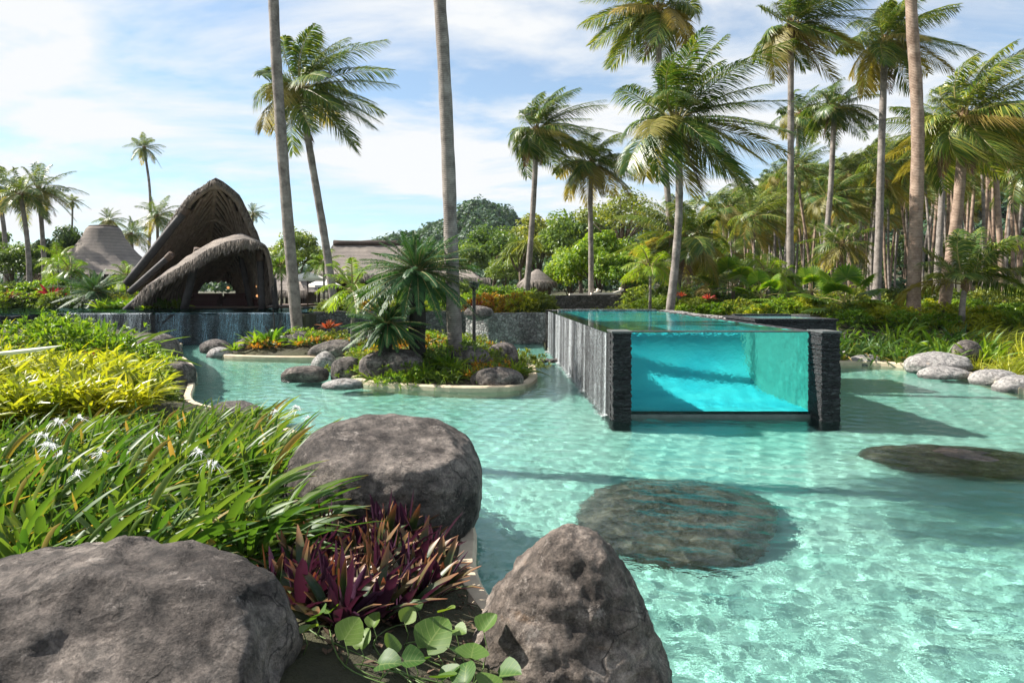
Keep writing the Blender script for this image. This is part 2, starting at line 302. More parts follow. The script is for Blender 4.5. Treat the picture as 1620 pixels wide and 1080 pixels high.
def groundmat():
    m, N, L, out=mat('garden_soil'); v=coords(N, L); a=noise_node(N, L, .35, 6, .6, v); b=noise_node(N, L, 6, 6, .7, v)
    r=ramp(N, [(.35, (.035, .03, .018)), (.55, (.06, .058, .024)), (.7, (.09, .10, .028))]); L.new(a.outputs[0], r.inputs[0])
    c=mixc(N, L, .5, r.outputs[0], b.outputs[0], 'OVERLAY')
    p=N.new('ShaderNodeBsdfPrincipled'); L.new(c, p.inputs['Base Color']); p.inputs['Roughness'].default_value=.95; cl=noise_node(N, L, 38, 4, .7, v); L.new(bump(N, L, cl.outputs[0], 1.0, .03, bump(N, L, b.outputs[0], .8, .06)), p.inputs['Normal']); L.new(p.outputs[0], out.inputs[0]); return m
M['ground']=groundmat()
def floormat():
    m, N, L, out=mat('pool_plaster'); v=coords(N, L); a=noise_node(N, L, .45, 5, .6, v); b=noise_node(N, L, 55, 3, .7, v)
    r=ramp(N, [(.35, (.27, .51, .445)), (.65, (.40, .595, .525))]); L.new(a.outputs[0], r.inputs[0])
    rb=ramp(N, [(.35, (.72, .76, .74)), (.62, (1.15, 1.12, 1.1))]); L.new(b.outputs[0], rb.inputs[0]); c=mixc(N, L, 1, r.outputs[0], rb.outputs[0], 'MULTIPLY')
    d=N.new('ShaderNodeBsdfDiffuse'); L.new(c, d.inputs[0]); L.new(d.outputs[0], out.inputs[0]); return m
M['floor']=floormat()
def watermat(name, tint, ior=1.33, bstr=.25, bscale=7, stretch=(1, 1, 1), bd=.02):
    m, N, L, out=mat(name); v=coords(N, L, stretch); n=noise_node(N, L, bscale, 3, .55, v); n2=noise_node(N, L, bscale*3.1, 2, .5, v)
    bn=bump(N, L, n.outputs[0], bstr, bd); bn=bump(N, L, n2.outputs[0], bstr*.5, bd*.35, bn)
    g=N.new('ShaderNodeBsdfGlass'); g.inputs['Color'].default_value=rgba(tint); g.inputs['Roughness'].default_value=0; g.inputs['IOR'].default_value=ior
    L.new(bn, g.inputs['Normal']); L.new(g.outputs[0], out.inputs[0]); return m
M['water']=watermat('lagoon_water', (.84, .985, .965), bstr=.35, bscale=13)
M['pool_water']=watermat('pool_water', (.8, .98, .97), bstr=.12, bscale=6)
M['glass']=watermat('clear_pool_glass', (.76, .97, .97), bstr=.42, bscale=14, bd=.014)
def tilemat():
    m, N, L, out=mat('pool_tile'); v=coords(N, L); a=noise_node(N, L, .9, 4, .6, v)
    b=N.new('ShaderNodeTexBrick'); b.inputs['Scale'].default_value=14; b.inputs['Mortar Size'].default_value=.01; b.offset=0
    r=ramp(N, [(.35, (.03, .45, .52)), (.65, (.06, .57, .60))]); L.new(a.outputs[0], r.inputs[0])
    n=noise_node(N, L, 30, 2, .6, v); c=mixc(N, L, .3, r.outputs[0], n.outputs[0], 'OVERLAY')
    d=N.new('ShaderNodeBsdfDiffuse'); L.new(c, d.inputs[0]); L.new(d.outputs[0], out.inputs[0]); return m
M['tile']=tilemat()
M['tile_sun_tint']=simple('pool_tile_sun_tint', (.06, .40, .33), .9, var=.4, vs=9)  # same pool tile, greener look of the sunlit right wall painted into its colour
def stonemat(name, c1, c2, scale, stretch, bstr=.9, gap=.06, bd=.05):
    m, N, L, out=mat(name); v=coords(N, L, stretch)
    nz=noise_node(N, L, 3, 3, .6, v); ad=N.new('ShaderNodeVectorMath'); ad.operation='MULTIPLY_ADD'; ad.inputs[1].default_value=(.3,)*3
    L.new(nz.outputs['Color'], ad.inputs[0]); L.new(v, ad.inputs[2])
    vo=N.new('ShaderNodeTexVoronoi'); vo.feature='DISTANCE_TO_EDGE'; vo.inputs['Scale'].default_value=scale; L.new(ad.outputs[0], vo.inputs['Vector'])
    vc=N.new('ShaderNodeTexVoronoi'); vc.feature='F1'; vc.inputs['Scale'].default_value=scale; L.new(ad.outputs[0], vc.inputs['Vector'])
    sp=N.new('ShaderNodeSeparateColor'); L.new(vc.outputs['Color'], sp.inputs[0])
    r=ramp(N, [(0, c1), (1, c2)]); L.new(sp.outputs[0], r.inputs[0])
    re=ramp(N, [(0, (.12, .12, .12)), (gap, (.9, .9, .9)), (.3, (1.15, 1.15, 1.15))]); L.new(vo.outputs['Distance'], re.inputs[0])
    n2=noise_node(N, L, 25, 4, .7, coords(N, L)); c=mixc(N, L, 1, r.outputs[0], re.outputs[0], 'MULTIPLY'); c=mixc(N, L, .5, c, n2.outputs[0], 'OVERLAY')
    p=N.new('ShaderNodeBsdfPrincipled'); L.new(c, p.inputs['Base Color']); p.inputs['Roughness'].default_value=.75
    rh=ramp(N, [(0, (0, 0, 0)), (.25, (1, 1, 1))]); L.new(vo.outputs['Distance'], rh.inputs[0])
    b1=bump(N, L, rh.outputs[0], bstr, bd); L.new(bump(N, L, n2.outputs[0], .5, .02, b1), p.inputs['Normal']); L.new(p.outputs[0], out.inputs[0]); return m
M['stonewall']=stonemat('fieldstone', (.15, .14, .132), (.36, .34, .325), 6.5, (1, 1, 1.15), .9, .035)
M['darkstone']=stonemat('black_fieldstone', (.05, .046, .042), (.13, .12, .11), 6, (1, 1, 1.15), .9, .035)
M['ledger']=stonemat('black_ledger_stone', (.018, .019, .022), (.06, .062, .068), 9, (1, 1, 4.5), 1.0, .05, .05)
M['kerb']=simple('pale_concrete', (.50, .41, .29), .85, var=.22, vs=5, bumpv=.2)
M['coping']=simple('dark_coping', (.11, .115, .115), .4, var=.3)
def fallmat(name, amt, col):
    """falling water: broken white streaks, gaps let the wall show"""
    m, N, L, out=mat(name); v=coords(N, L, (1, 1, .05)); n=noise_node(N, L, 42, 4, .75, v); v2=coords(N, L, (1, 1, .35)); n2=noise_node(N, L, 60, 3, .7, v2); n3=noise_node(N, L, 1.1, 3, .5, coords(N, L, (1, 1, .02)))
    a=N.new('ShaderNodeMath'); a.operation='MULTIPLY'; L.new(n.outputs[0], a.inputs[0]); L.new(n2.outputs[0], a.inputs[1])
    b=N.new('ShaderNodeMath'); b.operation='MULTIPLY'; L.new(a.outputs[0], b.inputs[0]); L.new(n3.outputs[0], b.inputs[1])
    r=ramp(N, [(.105, (0, 0, 0)), (.2, (amt, amt, amt))]); L.new(b.outputs[0], r.inputs[0])
    p=N.new('ShaderNodeBsdfPrincipled'); p.inputs['Base Color'].default_value=rgba(col); p.inputs['Roughness'].default_value=.25; L.new(bump(N, L, a.outputs[0], .8, .03), p.inputs['Normal'])
    t=N.new('ShaderNodeBsdfTransparent'); mx=N.new('ShaderNodeMixShader'); L.new(r.outputs[0], mx.inputs[0]); L.new(t.outputs[0], mx.inputs[1]); L.new(p.outputs[0], mx.inputs[2]); L.new(mx.outputs[0], out.inputs[0]); return m
M['fall']=fallmat('falling_water', .8, (.8, .86, .9))
M['fall_blue']=fallmat('falling_water_thin', .75, (.30, .46, .58))
M['foam']=fallmat('foam', .8, (.8, .85, .85))
def thatchmat(name, c1, c2, sc_=1.0):
    m, N, L, out=mat(name); v=coords(N, L, (7, 7, .8)); n=noise_node(N, L, 5*sc_, 6, .75, v); n2=noise_node(N, L, .5, 4, .6, coords(N, L))
    wv=N.new('ShaderNodeTexWave'); wv.bands_direction='Z'; wv.inputs['Scale'].default_value=1.1*sc_; wv.inputs['Distortion'].default_value=1.5; wv.inputs['Detail'].default_value=2; wv.wave_profile='SAW'; L.new(coords(N, L), wv.inputs['Vector'])
    r=ramp(N, [(.3, c1), (.7, c2)]); L.new(n.outputs[0], r.inputs[0]); rr=ramp(N, [(.35, (.7, .68, .68)), (.65, (1.12, 1.06, 1))]); L.new(n2.outputs[0], rr.inputs[0]); c=mixc(N, L, 1, r.outputs[0], rr.outputs[0], 'MULTIPLY')
    rw=ramp(N, [(0, (.72, .72, .72)), (.5, (1, 1, 1))]); L.new(wv.outputs[0], rw.inputs[0]); c=mixc(N, L, .8, c, rw.outputs[0], 'MULTIPLY')
    p=N.new('ShaderNodeBsdfPrincipled'); L.new(c, p.inputs['Base Color']); p.inputs['Roughness'].default_value=.9; p.inputs['Specular IOR Level'].default_value=.2
    b=bump(N, L, n.outputs[0], .9, .08); L.new(bump(N, L, wv.outputs[0], .5, .1, b), p.inputs['Normal']); L.new(p.outputs[0], out.inputs[0]); return m
M['thatch']=thatchmat('grey_thatch', (.20, .18, .165), (.42, .38, .345))
M['thatch_rust']=thatchmat('dark_thatch', (.07, .055, .05), (.165, .13, .115))
M['fringe']=leafmat('thatch_straw', (.15, .13, .11), (.26, .225, .19), (.36, .31, .265), trans=.2, rough=.9, tcol=(1, .9, .8), objvar=0)
M['slat']=simple('dark_timber_slat', (.30, .235, .19), .65, var=.5, vs=3)
M['log']=simple('weathered_log', (.05, .045, .044), .7, var=.4, vs=4, bumpv=.3)
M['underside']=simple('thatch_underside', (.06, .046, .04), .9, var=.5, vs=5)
M['collar']=simple('rope_binding', (.10, .068, .05), .8, var=.3, vs=20)
M['canvas']=simple('umbrella_canvas', (.78, .74, .68), .8)
M['post']=simple('dark_metal_post', (.02, .02, .02), .45)
M['wood']=simple('brown_wood', (.10, .06, .04), .7, var=.3)
M['cushion']=simple('maroon_cushion', (.07, .028, .028), .9)
M['white_cushion']=simple('cream_cushion', (.75, .68, .58), .85)
M['lantern']=simple('lit_lantern', (.8, .5, .25), .6, emit=(1, .48, .18), strength=.45)
M['paper']=simple('woven_lantern', (.22, .19, .16), .8, var=.3, vs=20)

# ------------------------------------------------------------------ terrain, lagoon
def smooth_poly(pts, n=5, closed=True):
    p=np.array(pts, float); out=[]; m=len(p)
    for i in range(m if closed else m-1):
        p0, p1, p2, p3=(p[(i+k-1) % m] if closed else p[min(max(i+k-1, 0), m-1)] for k in range(4))
        for t in np.linspace(0, 1, n, endpoint=False):
            out.append(.5*((2*p1)+(-p0+p2)*t+(2*p0-5*p1+4*p2-p3)*t*t+(-p0+3*p1-3*p2+p3)*t**3))
    if not closed: out.append(p[-1])
    return np.array(out)
def poly_dist(X, Y, poly):
    """signed distance, positive inside"""
    x=X.ravel(); y=Y.ravel(); ins=np.zeros(len(x), bool); d=np.full(len(x), 1e9); m=len(poly)
    for i in range(m):
        x1, y1=poly[i]; x2, y2=poly[(i+1) % m]
        c=((y1>y)!=(y2>y))
        with np.errstate(divide='ignore', invalid='ignore'):
            xi=(x2-x1)*(y-y1)/((y2-y1) if y2!=y1 else 1e-9)+x1
        ins^=(c&(x<xi)); dx, dy=x2-x1, y2-y1
        t=np.clip(((x-x1)*dx+(y-y1)*dy)/max(dx*dx+dy*dy, 1e-9), 0, 1); d=np.minimum(d, np.hypot(x-x1-t*dx, y-y1-t*dy))
    return np.where(ins, d, -d).reshape(X.shape)
bank_front=smooth_poly([(1.3, .5), (1.02, 3.0), (.62, 3.75), (.05, 4.25), (-.22, 4.75), (-.36, 5.3), (-.42, 6.2), (-.72, 7.2), (-1.8, 8.6), (-3.1, 10.1), (-4.5, 11.7), (-6.2, 13.2), (-7.3, 15.5), (-8.4, 18), (-10, 21), (-12.5, 25), (-13.6, 28)], closed=False)
POLY_BANK=np.concatenate([bank_front, [(-14, 29.5), (-60, 29.5), (-60, -4), (1.3, -4)]])
POLY_ISLE=smooth_poly([(-9.9, 23.6), (-9.4, 22.6), (-7.4, 22.0), (-5.2, 21.8), (-4.5, 20), (-4.25, 18.2), (-3.5, 16.3), (-1.7, 15.2), (-.1, 15.15), (.45, 16.4), (.55, 18.5), (.5, 20.6), (-.2, 23), (-1.8, 25.6), (-5, 26.5), (-9, 26)])
right_edge=smooth_poly([(5.8, 18.6), (7.9, 19.3), (9.4, 20.4), (11.2, 20), (11.7, 18), (11.3, 15.6), (11.0, 14), (11.2, 12), (12.5, 9), (15, 6)], closed=False)
POLY_RIGHT=np.concatenate([right_edge, [(60, 6), (60, 60), (1.3, 60), (1.3, 25.2), (5.5, 25.2)]])
POLY_BACK=np.array([(-60, 28.9), (-14.6, 28.9), (-9, 29), (-8.6, 31.2), (-2, 31.2), (-1.8, 30), (1.4, 30), (1.4, 60), (-60, 60)])
POLY_POND=np.array([(-60, 29), (-9.1, 29), (-9.0, 38.6), (-60, 38.6)])
def sstep(a, b, x): t=np.clip((x-a)/(b-a), 0, 1); return t*t*(3-2*t)
def land(X, Y):
    X=np.asarray(X, float); Y=np.asarray(Y, float); h=np.full(X.shape, -1.3)
    n=.06*np.sin(X*1.7+.4)*np.cos(Y*1.3)+.04*np.sin(X*3.1-Y*2.3)
    d=poly_dist(X, Y, POLY_BANK); hb=.06+np.clip(d*.28, 0, .34)+.35*sstep(14, 19, Y)*sstep(0, 4, d)+n*np.clip(d, 0, 1); h=np.where(d>0, np.maximum(h, hb), h)
    d=poly_dist(X, Y, POLY_ISLE); h=np.where(d>0, np.maximum(h, .03+np.clip(d*.25, 0, .45)+n*np.clip(d, 0, 1)), h)
    d=poly_dist(X, Y, POLY_RIGHT); hr=.06+np.clip(d*.22, 0, 1)*(.28+.95*sstep(20, 27, Y)); h=np.where(d>0, np.maximum(h, hr), h)
    d=poly_dist(X, Y, POLY_BACK); h=np.where(d>0, np.maximum(h, 1.22), h)
    d=poly_dist(X, Y, POLY_POND); h=np.where(d>0, .7, h)
    far=Y>58; h=np.where(far|(np.abs(X)>58), 1.3, h)
    hill=20*np.exp(-(((X+12)/20)**2+((Y-310)/60)**2))+20*np.exp(-(((X+45)/42)**2+((Y-320)/60)**2))+26*np.exp(-(((X-70)/70)**2+((Y-300)/60)**2))
    hill+=27*np.exp(-(((X-100)/60)**2+((Y-195)/38)**2))+17*np.exp(-(((X-190)/70)**2+((Y-200)/45)**2))+9*np.exp(-(((X-18)/30)**2+((Y-170)/40)**2))
    return h+hill*sstep(70, 140, Y)
xs=np.unique(np.concatenate([np.linspace(-900, -60, 22), np.linspace(-60, -15, 60), np.linspace(-15, 14, 230), np.linspace(14, 60, 60), np.linspace(60, 900, 30)]))
ys=np.unique(np.concatenate([np.linspace(-12, 1, 12), np.linspace(1, 32, 240), np.linspace(32, 70, 40), np.linspace(70, 420, 60), np.linspace(420, 1500, 10)]))
gx, gy=np.meshgrid(xs, ys); b=MB(); b.grid(np.stack([gx, gy, land(gx, gy)], -1))
struct(caustic(link('ground', b.mesh('ground', M['ground'], True))))
b=MB(); gx, gy=np.meshgrid(np.linspace(-30, 30, 61), np.linspace(-3, 31.5, 36)); b.grid(np.stack([gx, gy, -.72+.03*np.sin(gx*.7)*np.cos(gy*.5)], -1))
struct(caustic(link('lagoon_floor', b.mesh('lagoon_floor', M['floor'], True))))
def kerb(poly, closed, wd=.2, top=.1):
    p=np.asarray(poly); tg=np.gradient(p, axis=0)
    if closed: tg=(np.roll(p, -1, 0)-np.roll(p, 1, 0))
    nn=nrm(np.stack([tg[:, 1], -tg[:, 0]], -1)); a=p+nn*wd*.5; c=p-nn*wd*.5
    def ring(q, z): return np.column_stack([q, np.full(len(q), z)])
    e=.03; rows=[ring(a, -1.0), ring(a, top-e), ring(a-nn*e, top), ring(c+nn*e, top), ring(c, top-e), ring(c, -1.0)]
    V=np.stack(rows, 0)
    if closed: V=np.concatenate([V, V[:, :1]], 1)
    b=MB(); b.grid(V); me=b.mesh('kerb', M['kerb'], False); return struct(caustic(link('kerb', me)))
kerb(bank_front, False, .17, .08); kerb(POLY_ISLE, True, .22, .12); kerb(right_edge, False, .3, .13)
# ground swelling under the kerb inside: handled by land()

rng=np.random.default_rng(5)
def waves(X, Y, n=46, amp=1.0, seed=1, lmin=.22, lmax=1.5):
    r=np.random.default_rng(seed); Z=np.zeros_like(X)
    for i in range(n):
        lam=lmin*(lmax/lmin)**r.uniform(); a=r.normal(1.2, .75); k=2*math.pi/lam
        Z+=amp*.0021*lam**1.0*np.sin(k*(X*math.cos(a)+Y*math.sin(a))+r.uniform(0, 6.28))
    return Z
ysw=[1.2]
while ysw[-1]<31: ysw.append(ysw[-1]+max(.028, ysw[-1]*.0052))
ysw=np.array(ysw); u=np.linspace(-1, 1, 640); gx=u[None]*(2.0+ysw[:, None]*.84)+ysw[:, None]*.02; gy=np.repeat(ysw[:, None], len(u), 1)
b=MB(); b.grid(np.stack([gx, gy, waves(gx, gy, 70, 1.0, 1, .09, .5)], -1)); wo=struct(link('lagoon_water', b.mesh('lagoon_water', M['water'], True))); caustic(wo, True)

# ------------------------------------------------------------------ raised lap pool with the glass end
PX0f, PX0b, PX1=1.70, 1.36, 5.53; PY0, PYG, PY1=11.5, 11.94, 25.0; ZT=1.49
def px0(y): return PX0f+(PX0b-PX0f)*(y-PY0)/(PY1-PY0)
pool=tag(empty('lap_pool', (3.6, 11.5, 0)), 'raised black stone lap pool with a clear glass end wall standing in the lagoon', 'pool')
def part(name, b, m, root, smooth=False):
    o=link(name, b.mesh(name, m, smooth), root, tuple(-Vector(root.location))); return o
def quadprism(b, xa0, xa1, ya, xb0, xb1, yb, z0, z1, mats=(0,)*6):
    v=[(xa0, ya, z0), (xa1, ya, z0), (xb1, yb, z0), (xb0, yb, z0), (xa0, ya, z1), (xa1, ya, z1), (xb1, yb, z1), (xb0, yb, z1)]
    for f, mm in zip([(0, 3, 2, 1), (4, 5, 6, 7), (0, 1, 5, 4), (1, 2, 6, 5), (2, 3, 7, 6), (3, 0, 4, 7)], mats):
        b.add([v[i] for i in f], [(0, 1, 2, 3)], None, mm)
b=MB(); quadprism(b, px0(11.8), px0(11.8)+.3, 11.8, PX0b, PX0b+.3, PY1, -.9, ZT-.03, (0, 0, 0, 1, 0, 0)); caustic(part('side_wall', b, [M['ledger'], M['tile']], pool))
b=MB(); quadprism(b, PX1-.28, PX1, 11.8, PX1-.28, PX1, PY1, -.9, ZT-.01, (0, 0, 0, 0, 0, 1)); caustic(part('side_wall', b, [M['ledger'], M['tile_sun_tint']], pool))
def ragged_pier(x0, x1, y0, y1, z0, z1, seed):
    """pier of thin split stones: courses step in and out"""
    r=np.random.default_rng(seed); b=MB(); z=z0
    while z<z1-.005:
        h=min(r.uniform(.022, .04), z1-z); j=r.uniform(-.012, .012, 4)
        xm=(x0+x1)/2+r.uniform(-.05, .05); g=r.uniform(-.01, .01)
        b.box(x0+j[0], y0+j[1], z, xm, y1, z+h-.003); b.box(xm+.003, y0+j[1]+g, z, x1+j[2], y1, z+h-.003); z+=h
    return b
for x0, x1, sd in ((PX0f, PX0f+.31, 1), (PX1-.315, PX1, 2)):
    o=part('pier', ragged_pier(x0, x1, PY0, PYG+.12, -.75, ZT+.01, sd), M['ledger'], pool); caustic(o)
b=MB(); prof=[(PYG+.06, .1), (15.2, .1)]+[(15.2+1.6*math.sin(a), .1+1.15*(1-math.cos(a))) for a in np.linspace(.15, math.pi/2, 10)]+[(17.2, 1.28), (PY1, 1.28)]
b.grid(np.array([[(x, y, z) for x in np.linspace(px0(y)+.15, PX1-.2, 12)] for y, z in prof])); caustic(part('basin_floor', b, M['tile'], pool, True))
b=MB(); b.box(PX0f+.2, PYG-.03, -.75, PX1-.2, PYG+.058, .055); caustic(part('sill', b, M['coping'], pool))
b=MB(); b.box(PX0b+.31, PY1-.3, 1.29, PX1-.29, PY1, ZT+.06); caustic(part('end_wall', b, M['stonewall'], pool))
m, N, L, out=mat('index_matched_face'); t=N.new('ShaderNodeBsdfTransparent'); L.new(t.outputs[0], out.inputs[0]); M['clear']=m
b=MB(); gx, gz=np.meshgrid(np.linspace(PX0f+.312, PX1-.292, 40), np.linspace(.056, ZT, 20)); b.grid(np.stack([gx, np.full_like(gx, PYG), gz], -1), 0)
x0, x1=PX0f+.312, PX1-.292
b.add([(x0, PYG, .056), (x1, PYG, .056), (x1, PYG+.055, .056), (x0, PYG+.055, .056), (x0, PYG, ZT), (x1, PYG, ZT), (x1, PYG+.055, ZT), (x0, PYG+.055, ZT)], [(2, 3, 7, 6), (0, 3, 2, 1), (1, 2, 6, 5), (3, 0, 4, 7)], None, 1)
b.add([(x0, PYG, ZT), (x1, PYG, ZT), (x1, PYG+.055, ZT), (x0, PYG+.055, ZT)], [(0, 1, 2, 3)], None, 2)
o=part('glass_wall', b, [M['glass'], M['clear'], M['coping']], pool, False); caustic(o, True)
b=MB(); b.box(PX0f+.3, PYG-.012, ZT+.004, PX1-.28, PYG+.075, ZT+.022); part('glass_cap', b, M['coping'], pool)
for x0, x1 in ((PX0f-.02, PX0f+.33), (PX1-.31, PX1+.02)):
    b=MB(); b.box(x0, PY0-.02, ZT+.012, x1, PYG+.15, ZT+.04); part('pier_cap', b, M['coping'], pool)
# pool water
gy=np.linspace(PYG+.058, PY1-.28, 150); u=np.linspace(0, 1, 50); gxx=np.array([px0(y)-.02+u*(PX1-.285-px0(y)+.02) for y in gy]); gyy=np.repeat(gy[:, None], 50, 1)
fade=np.clip((gxx-px0(gyy)-.3)/.3, 0, 1)
b=MB(); b.grid(np.stack([gxx, gyy, ZT-.012+waves(gxx, gyy, 40, .55, 4, .2, .7)*fade], -1)); o=struct(link('pool_water', b.mesh('pool_water', M['pool_water'], True))); caustic(o, True)
# curtain of water down the long side
gy=np.linspace(12.0, PY1, 260); zz=np.linspace(0, 1, 26); r=np.random.default_rng(3)
ph=r.normal(0, .008, len(gy)); V=np.zeros((26, 260, 3))
for i, t in enumerate(zz):
    off=.03+.02*t+np.convolve(ph, np.ones(3)/3, 'same')*.35
    V[i, :, 0]=px0(gy)-off; V[i, :, 1]=gy; V[i, :, 2]=ZT-.02-t*(ZT-.01)
b=MB(); b.grid(V); o=link('waterfall', b.mesh('waterfall', M['fall'], True)); tag(o, 'white streaked curtain of water falling down the long side of the lap pool', 'waterfall')
# broken foam where the curtain meets the lagoon
gy=np.linspace(11.9, PY1, 200); V=np.zeros((4, 200, 3)); wd=.1+.12*np.abs(np.convolve(r.normal(0, 1, 200), np.ones(5)/5, 'same'))
for i, t in enumerate((0, .33, .66, 1)): V[i, :, 0]=px0(gy)-.02-wd*t; V[i, :, 1]=gy; V[i, :, 2]=.035*(1-t)+.012
b=MB(); b.grid(V); o=link('foam', b.mesh('foam', M['foam'], True)); tag(o, 'white foam along the foot of the lap pool waterfall', 'foam', kind='stuff')
# raised spa to the right of the lap pool
spa=tag(empty('spa_pool', (6.7, 17, 0)), 'square black stone spa tub raised to the right of the lap pool', 'spa')
b=MB(); b.box(5.72, 16, -.9, 7.6, 18.3, 1.50); caustic(part('wall', b, M['ledger'], spa))
b=MB(); b.box(5.68, 15.96, 1.503, 7.64, 16.22, 1.56); b.box(7.4, 16.223, 1.503, 7.64, 18.34, 1.56); b.box(5.68, 16.223, 1.503, 5.9, 18.34, 1.56); b.box(5.903, 18.1, 1.503, 7.397, 18.34, 1.6); part('rim', b, M['ledger'], spa)
b=MB(); b.box(5.905, 16.225, 1.503, 7.395, 18.095, 1.545); part('water_surface', b, simple('spa_water', (.25, .5, .5), .05), spa)

# ------------------------------------------------------------------ terrace walls
def wall_run(name, pts, z0, z1, th, m, label, cat='wall', jitter=.02, capm=None):
    p=np.asarray(pts, float); seg=[]
    for i in range(len(p)-1):
        n=max(2, int(np.hypot(*(p[i+1]-p[i]))/.35))
        for t in np.linspace(0, 1, n, endpoint=False): seg.append(p[i]+(p[i+1]-p[i])*t)
    seg.append(p[-1]); p=np.array(seg); tg=np.gradient(p, axis=0); nn=nrm(np.stack([tg[:, 1], -tg[:, 0]], -1)); r=np.random.default_rng(len(p))
    zs=np.linspace(z0, z1, 7); rows=[np.column_stack([p+nn*r.normal(0, jitter, (len(p), 1)), np.full(len(p), z)]) for z in zs]
    rows[-1][:, 2]+=r.normal(0, .012, len(p)); back=p-nn*th; rows+=[np.column_stack([back, rows[-1][:, 2]]), np.column_stack([back, np.full(len(p), z0)])]
    b=MB(); b.grid(np.stack(rows, 0)); o=link(name, b.mesh(name, m, False)); tag(o, label, cat); return caustic(o)
wall_run('stone_wall', [(-8.9, 30.6), (-6, 31), (-2.1, 31.1)], -.9, 1.3, .4, M['darkstone'], 'dark fieldstone retaining wall behind the red leaved plant on the island')
wall_run('stone_wall', [(-2.0, 29.6), (-1.0, 28.9), (.3, 29.1), (1.0, 29.4), (1.5, 29.2), (1.75, 27.5)], -.9, 1.27, .5, M['stonewall'], 'grey fieldstone retaining wall with bulging facets left of the lap pool')
wall_run('stone_wall', [(1.5, 25.6), (2.6, 26.6), (4.2, 26.2), (5.6, 24.6), (5.6, 21), (6.6, 19.3), (9, 20.6)], -.9, 1.5, .35, M['stonewall'], 'low dark stone edge wall round the far end of the lap pool')
wall_run('stone_wall', [(1.6, 38), (4.5, 38.4), (9.5, 38)], 1.0, 2.0, .4, M['darkstone'], 'dark stone terrace wall under the sun lounger')
pw=[(-30, 24.2), (-19.8, 26.5), (-19.2, 28.2), (-14.9, 28.3), (-13.0, 28.9), (-9.2, 28.9), (-8.9, 30.4)]
wall_run('pond_wall', pw, -.9, 1.24, .5, M['ledger'], 'black stone overflow wall of the pond in front of the pavilion')
def fall_sheet(pts, z0, z1, m, label, off=.05):
    p=np.asarray(pts, float); q=[]
    for i in range(len(p)-1): 
        for t in np.linspace(0, 1, 40, endpoint=False): q.append(p[i]+(p[i+1]-p[i])*t)
    q.append(p[-1]); p=np.array(q); tg=np.gradient(p, axis=0); nn=nrm(np.stack([tg[:, 1], -tg[:, 0]], -1)); r=np.random.default_rng(8)
    rows=[np.column_stack([p+nn*(off+.03*t+r.normal(0, .008, (len(p), 1))*t), np.full(len(p), z1+(z0-z1)*t)]) for t in np.linspace(0, 1, 12)]; rows=[np.column_stack([p-nn*.22, np.full(len(p), z1+.05)]), np.column_stack([p-nn*.05, np.full(len(p), z1+.055)]), np.column_stack([p+nn*.03, np.full(len(p), z1+.03)])]+rows
    b=MB(); b.grid(np.stack(rows, 0)); tag(link('waterfall', b.mesh('waterfall', m, True)), label, 'waterfall')
fall_sheet([(-19.0, 28.2), (-14.95, 28.3)], 0, 1.25, M['fall'], 'short white waterfall pouring over the pond wall beside the tall bright shrub')
fall_sheet([(-14.8, 28.35), (-13, 28.9), (-9.3, 28.9)], 0, 1.25, M['fall_blue'], 'thin blue waterfall sheet over the pond wall below the pavilion')
fall_sheet([(-30, 24.2), (-19.9, 26.5)], 0, 1.25, M['fall_blue'], 'thin blue waterfall sheet at the far left behind the golden grass')
b=MB(); gx, gy=np.meshgrid(np.linspace(-60, -8.95, 60), np.linspace(23, 38.7, 40))
msk=gy>np.interp(gx, [q[0] for q in pw], [q[1] for q in pw])-.02
b.grid(np.stack([gx, np.maximum(gy, np.interp(gx, [q[0] for q in pw], [q[1] for q in pw])-.03), 1.262+waves(gx, gy, 30, 1.5, 9, .5, 2)], -1))
struct(link('pond_water', b.mesh('pond_water', watermat('pond_water', (.25, .42, .45), bstr=.8, bscale=5), True)))

# ------------------------------------------------------------------ boulders
def boulder(name, label, c, rad, rz=0, seed=0, m='rock', sub=5, rough=.16, box=.0, cuts=(), tilt=(0, 0), fine=.03, group=None, shape=None):
    """displaced boulder: box>0 squares it off, cuts are (nx,ny,nz,d) planes in unit space that flatten faces"""
    import bmesh
    bm=bmesh.new(); bmesh.ops.create_icosphere(bm, subdivisions=sub, radius=1.0); off=Vector((seed*7.3, seed*3.1, seed*1.7)); rr=Vector(rad)
    mr=max(rad)
    for v in bm.verts:
        d=v.co.normalized(); k=1.0
        if box: k=1/((abs(d.x)**(2+box)+abs(d.y)**(2+box)+abs(d.z)**(2+box))**(1/(2+box)))
        p=d*k
        for nx, ny, nz, dd in cuts:
            n=Vector((nx, ny, nz)).normalized(); e=p.dot(n)-dd
            if e>0: p=p-n*e*.88
        if shape: p=Vector(shape(p.x, p.y, p.z))
        n1=mnoise.fractal(p*1.1+off, 1.0, 2.1, 4); n2=mnoise.noise(p*.9+off*1.3)
        p=p*(1+rough*(.7*n1*.6+.8*n2))
        q=Vector((p.x*rr.x, p.y*rr.y, p.z*rr.z)); s=1.0/mr
        if fine: 
            rd=mnoise.ridged_multi_fractal(Vector((q.x*2.1*s*1.6, q.y*2.1*s*1.6, q.z*5*s*1.4))+off, 1.0, 2.2, 5, 1.0, 2.0)
            q=q+q.normalized()*(fine*mr*(-.35*rd+.35+.5*mnoise.fractal(q*(5*s)+off, .8, 2.2, 5)))
        v.co=q
    for f in bm.faces: f.smooth=True
    me=bpy.data.meshes.new(name); bm.to_mesh(me); bm.free(); me.materials.append(M[m])
    o=link(name, me, None, tuple(c), (tilt[0], tilt[1], rz)); tag(o, label, 'boulder', group); caustic(o); return o
